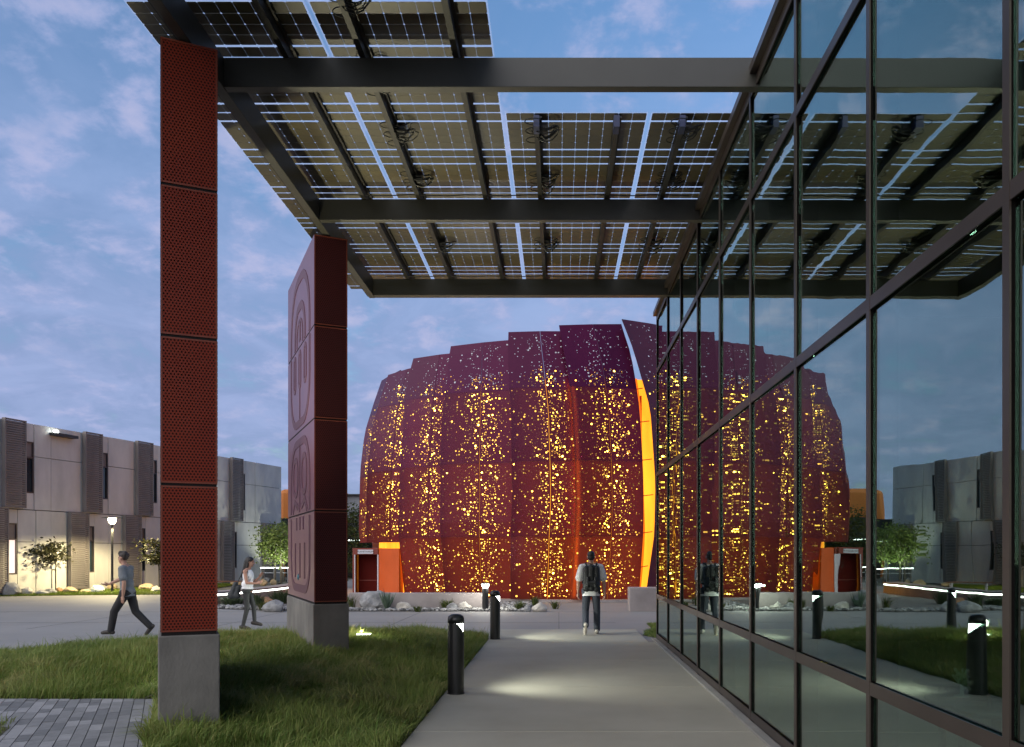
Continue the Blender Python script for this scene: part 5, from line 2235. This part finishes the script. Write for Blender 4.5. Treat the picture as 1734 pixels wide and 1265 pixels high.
blob('hair', [('e', hp(0, -0.020, 0.062), (0.082, 0.098, 0.074), Rh), ('e', hp(0, -0.055, 0.02), (0.072, 0.052, 0.065), Rh), ('e', hp(0, 0.05, 0.098), (0.062, 0.055, 0.036), Rh),
              ('e', hp(0.03, 0.0, 0.125), (0.04, 0.05, 0.035), Rh), ('e', hp(-0.03, 0.03, 0.125), (0.04, 0.045, 0.035), Rh), ('e', hp(0.0, -0.05, 0.115), (0.05, 0.05, 0.04), Rh), ('e', hp(0.02, 0.075, 0.105), (0.03, 0.03, 0.03), Rh), ('e', hp(0.05, -0.07, 0.06), (0.035, 0.04, 0.05), Rh)], 0.009, M['hair_brown'], wm, 2)

# woman walking right with a bag
J = dict(pelvis=(0, 0, 0.95), chest=(0, 0.02, 1.26), neck=(0, 0.03, 1.45), head=(0, 0.06, 1.60), yaw=0.0, nod=-0.12,
         hip_l=(-0.085, 0, 0.92), knee_l=(-0.08, 0.12, 0.53), ankle_l=(-0.08, 0.14, 0.17), toe_l=(-0.08, 0.27, 0.12),
         hip_r=(0.085, 0, 0.92), knee_r=(0.08, 0.02, 0.50), ankle_r=(0.075, -0.08, 0.085), toe_r=(0.08, 0.05, 0.035),
         sh_l=(-0.165, 0.0, 1.38), el_l=(-0.20, 0.08, 1.11), wr_l=(-0.12, 0.24, 1.24), hd_l=(0.2, 0.6, 0.8), ht_l=(0.8, -0.3, 0.3),
         sh_r=(0.165, 0.0, 1.38), el_r=(0.205, 0.06, 1.11), wr_r=(0.14, 0.26, 1.10), hd_r=(-0.2, 1, 0.25), ht_r=(-0.5, 0, 0.8))
fx, fy = gp(419, 1066)
wo, hp, Rh = person((fx, fy, 0.0), math.radians(-90), 'woman in white top and dark leggings walking right with long dark hair', J, 'w', 'skin_woman', 0.94)
trousers(wo, J, M['legging'], 0.86, 0.008, 0.98, flare=0.0)
shirt(wo, J, M['top_white'], 0.86, 0.012, 0.5, 0.02, sleeveless=True)
shoes(wo, J, M['shoe_dark'])
blob('hair', [('e', hp(0, -0.018, 0.050), (0.084, 0.100, 0.082), Rh), ('c', hp(-0.03, -0.06, 0.02), hp(-0.04, -0.12, -0.33), 0.06, 0.035), ('c', hp(0.03, -0.06, 0.02), hp(0.04, -0.12, -0.34), 0.06, 0.035),
              ('c', hp(0, -0.07, 0.0), hp(0, -0.135, -0.36), 0.065, 0.04), ('c', hp(-0.07, -0.02, 0.02), hp(-0.075, -0.03, -0.2), 0.028, 0.02), ('c', hp(0.07, -0.02, 0.02), hp(0.075, -0.03, -0.2), 0.028, 0.02)],
     0.010, M['hair'], wo, 2)
hb = thing('shoulder_bag', "dark shoulder bag hanging at the woman's back", 'bag', (fx, fy, 0.0), math.radians(-90))
hb.scale = (0.94,) * 3
blob('bag_body', [('c', (0.10, -0.24, 1.08), (0.10, -0.34, 0.80), 0.06, 0.08), ('c', (0.10, -0.18, 1.00), (0.10, -0.22, 0.82), 0.06, 0.07), ('c', (0.10, -0.36, 0.84), (0.10, -0.20, 0.80), 0.07, 0.07)], 0.010, M['bag'], hb, 3)
mb = MB()
mb.tube([(0.11, -0.22, 1.05), (0.14, -0.12, 1.25), (0.135, -0.03, 1.455), (0.13, 0.04, 1.43), (0.13, 0.08, 1.25), (0.13, -0.06, 1.05), (0.11, -0.16, 0.98)], 0.010, 6)
mb.build('strap', M['bag'], hb)


# two small dark figurines on the near display table
def small_figure(loc, label, h, pose):
    s = h / 1.75
    P = [('c', (-0.1, 0, 0.9), (-0.14, 0, 0.05), 0.09, 0.06), ('c', (0.1, 0, 0.9), (0.14, 0.02, 0.05), 0.09, 0.06), ('e', (0, 0, 1.2), (0.2, 0.14, 0.33)),
         ('e', (0, 0, 1.62), (0.10, 0.11, 0.13)), ('c', (0, 0, 1.4), (0, 0, 1.55), 0.07, 0.06)]
    if pose == 'fold':
        P += [('c', (-0.22, 0, 1.4), (-0.28, -0.1, 1.12), 0.06, 0.05), ('c', (-0.28, -0.1, 1.12), (0.0, -0.2, 1.2), 0.05, 0.05), ('c', (0.22, 0, 1.4), (0.28, -0.1, 1.12), 0.06, 0.05), ('c', (0.28, -0.1, 1.12), (0.0, -0.2, 1.22), 0.05, 0.05)]
    else:
        P += [('c', (-0.22, 0, 1.4), (-0.45, -0.1, 1.2), 0.06, 0.05), ('c', (0.22, 0, 1.4), (0.42, -0.15, 1.5), 0.06, 0.05)]
    P += [('e', (0, 0, 0.02), (0.3, 0.25, 0.03))]
    P = [tuple([q[0]] + [tuple(np.array(a) * s) if isinstance(a, tuple) else (a * s if isinstance(a, (int, float)) else a) for a in q[1:]]) for q in P]
    o = blob('figurine', P, 0.022 * s, M['black'], None, 2)
    o.location = loc
    return tag(o, label, 'figurine')


small_figure((T2[0] - 0.03, T2[1] + 0.02, 0.735), 'small black standing figurine with folded arms behind the glass', 0.125, 'fold')
small_figure((T2[0] + 0.07, T2[1] - 0.05, 0.735), 'shorter black figurine beside the standing one behind glass', 0.085, 'open')
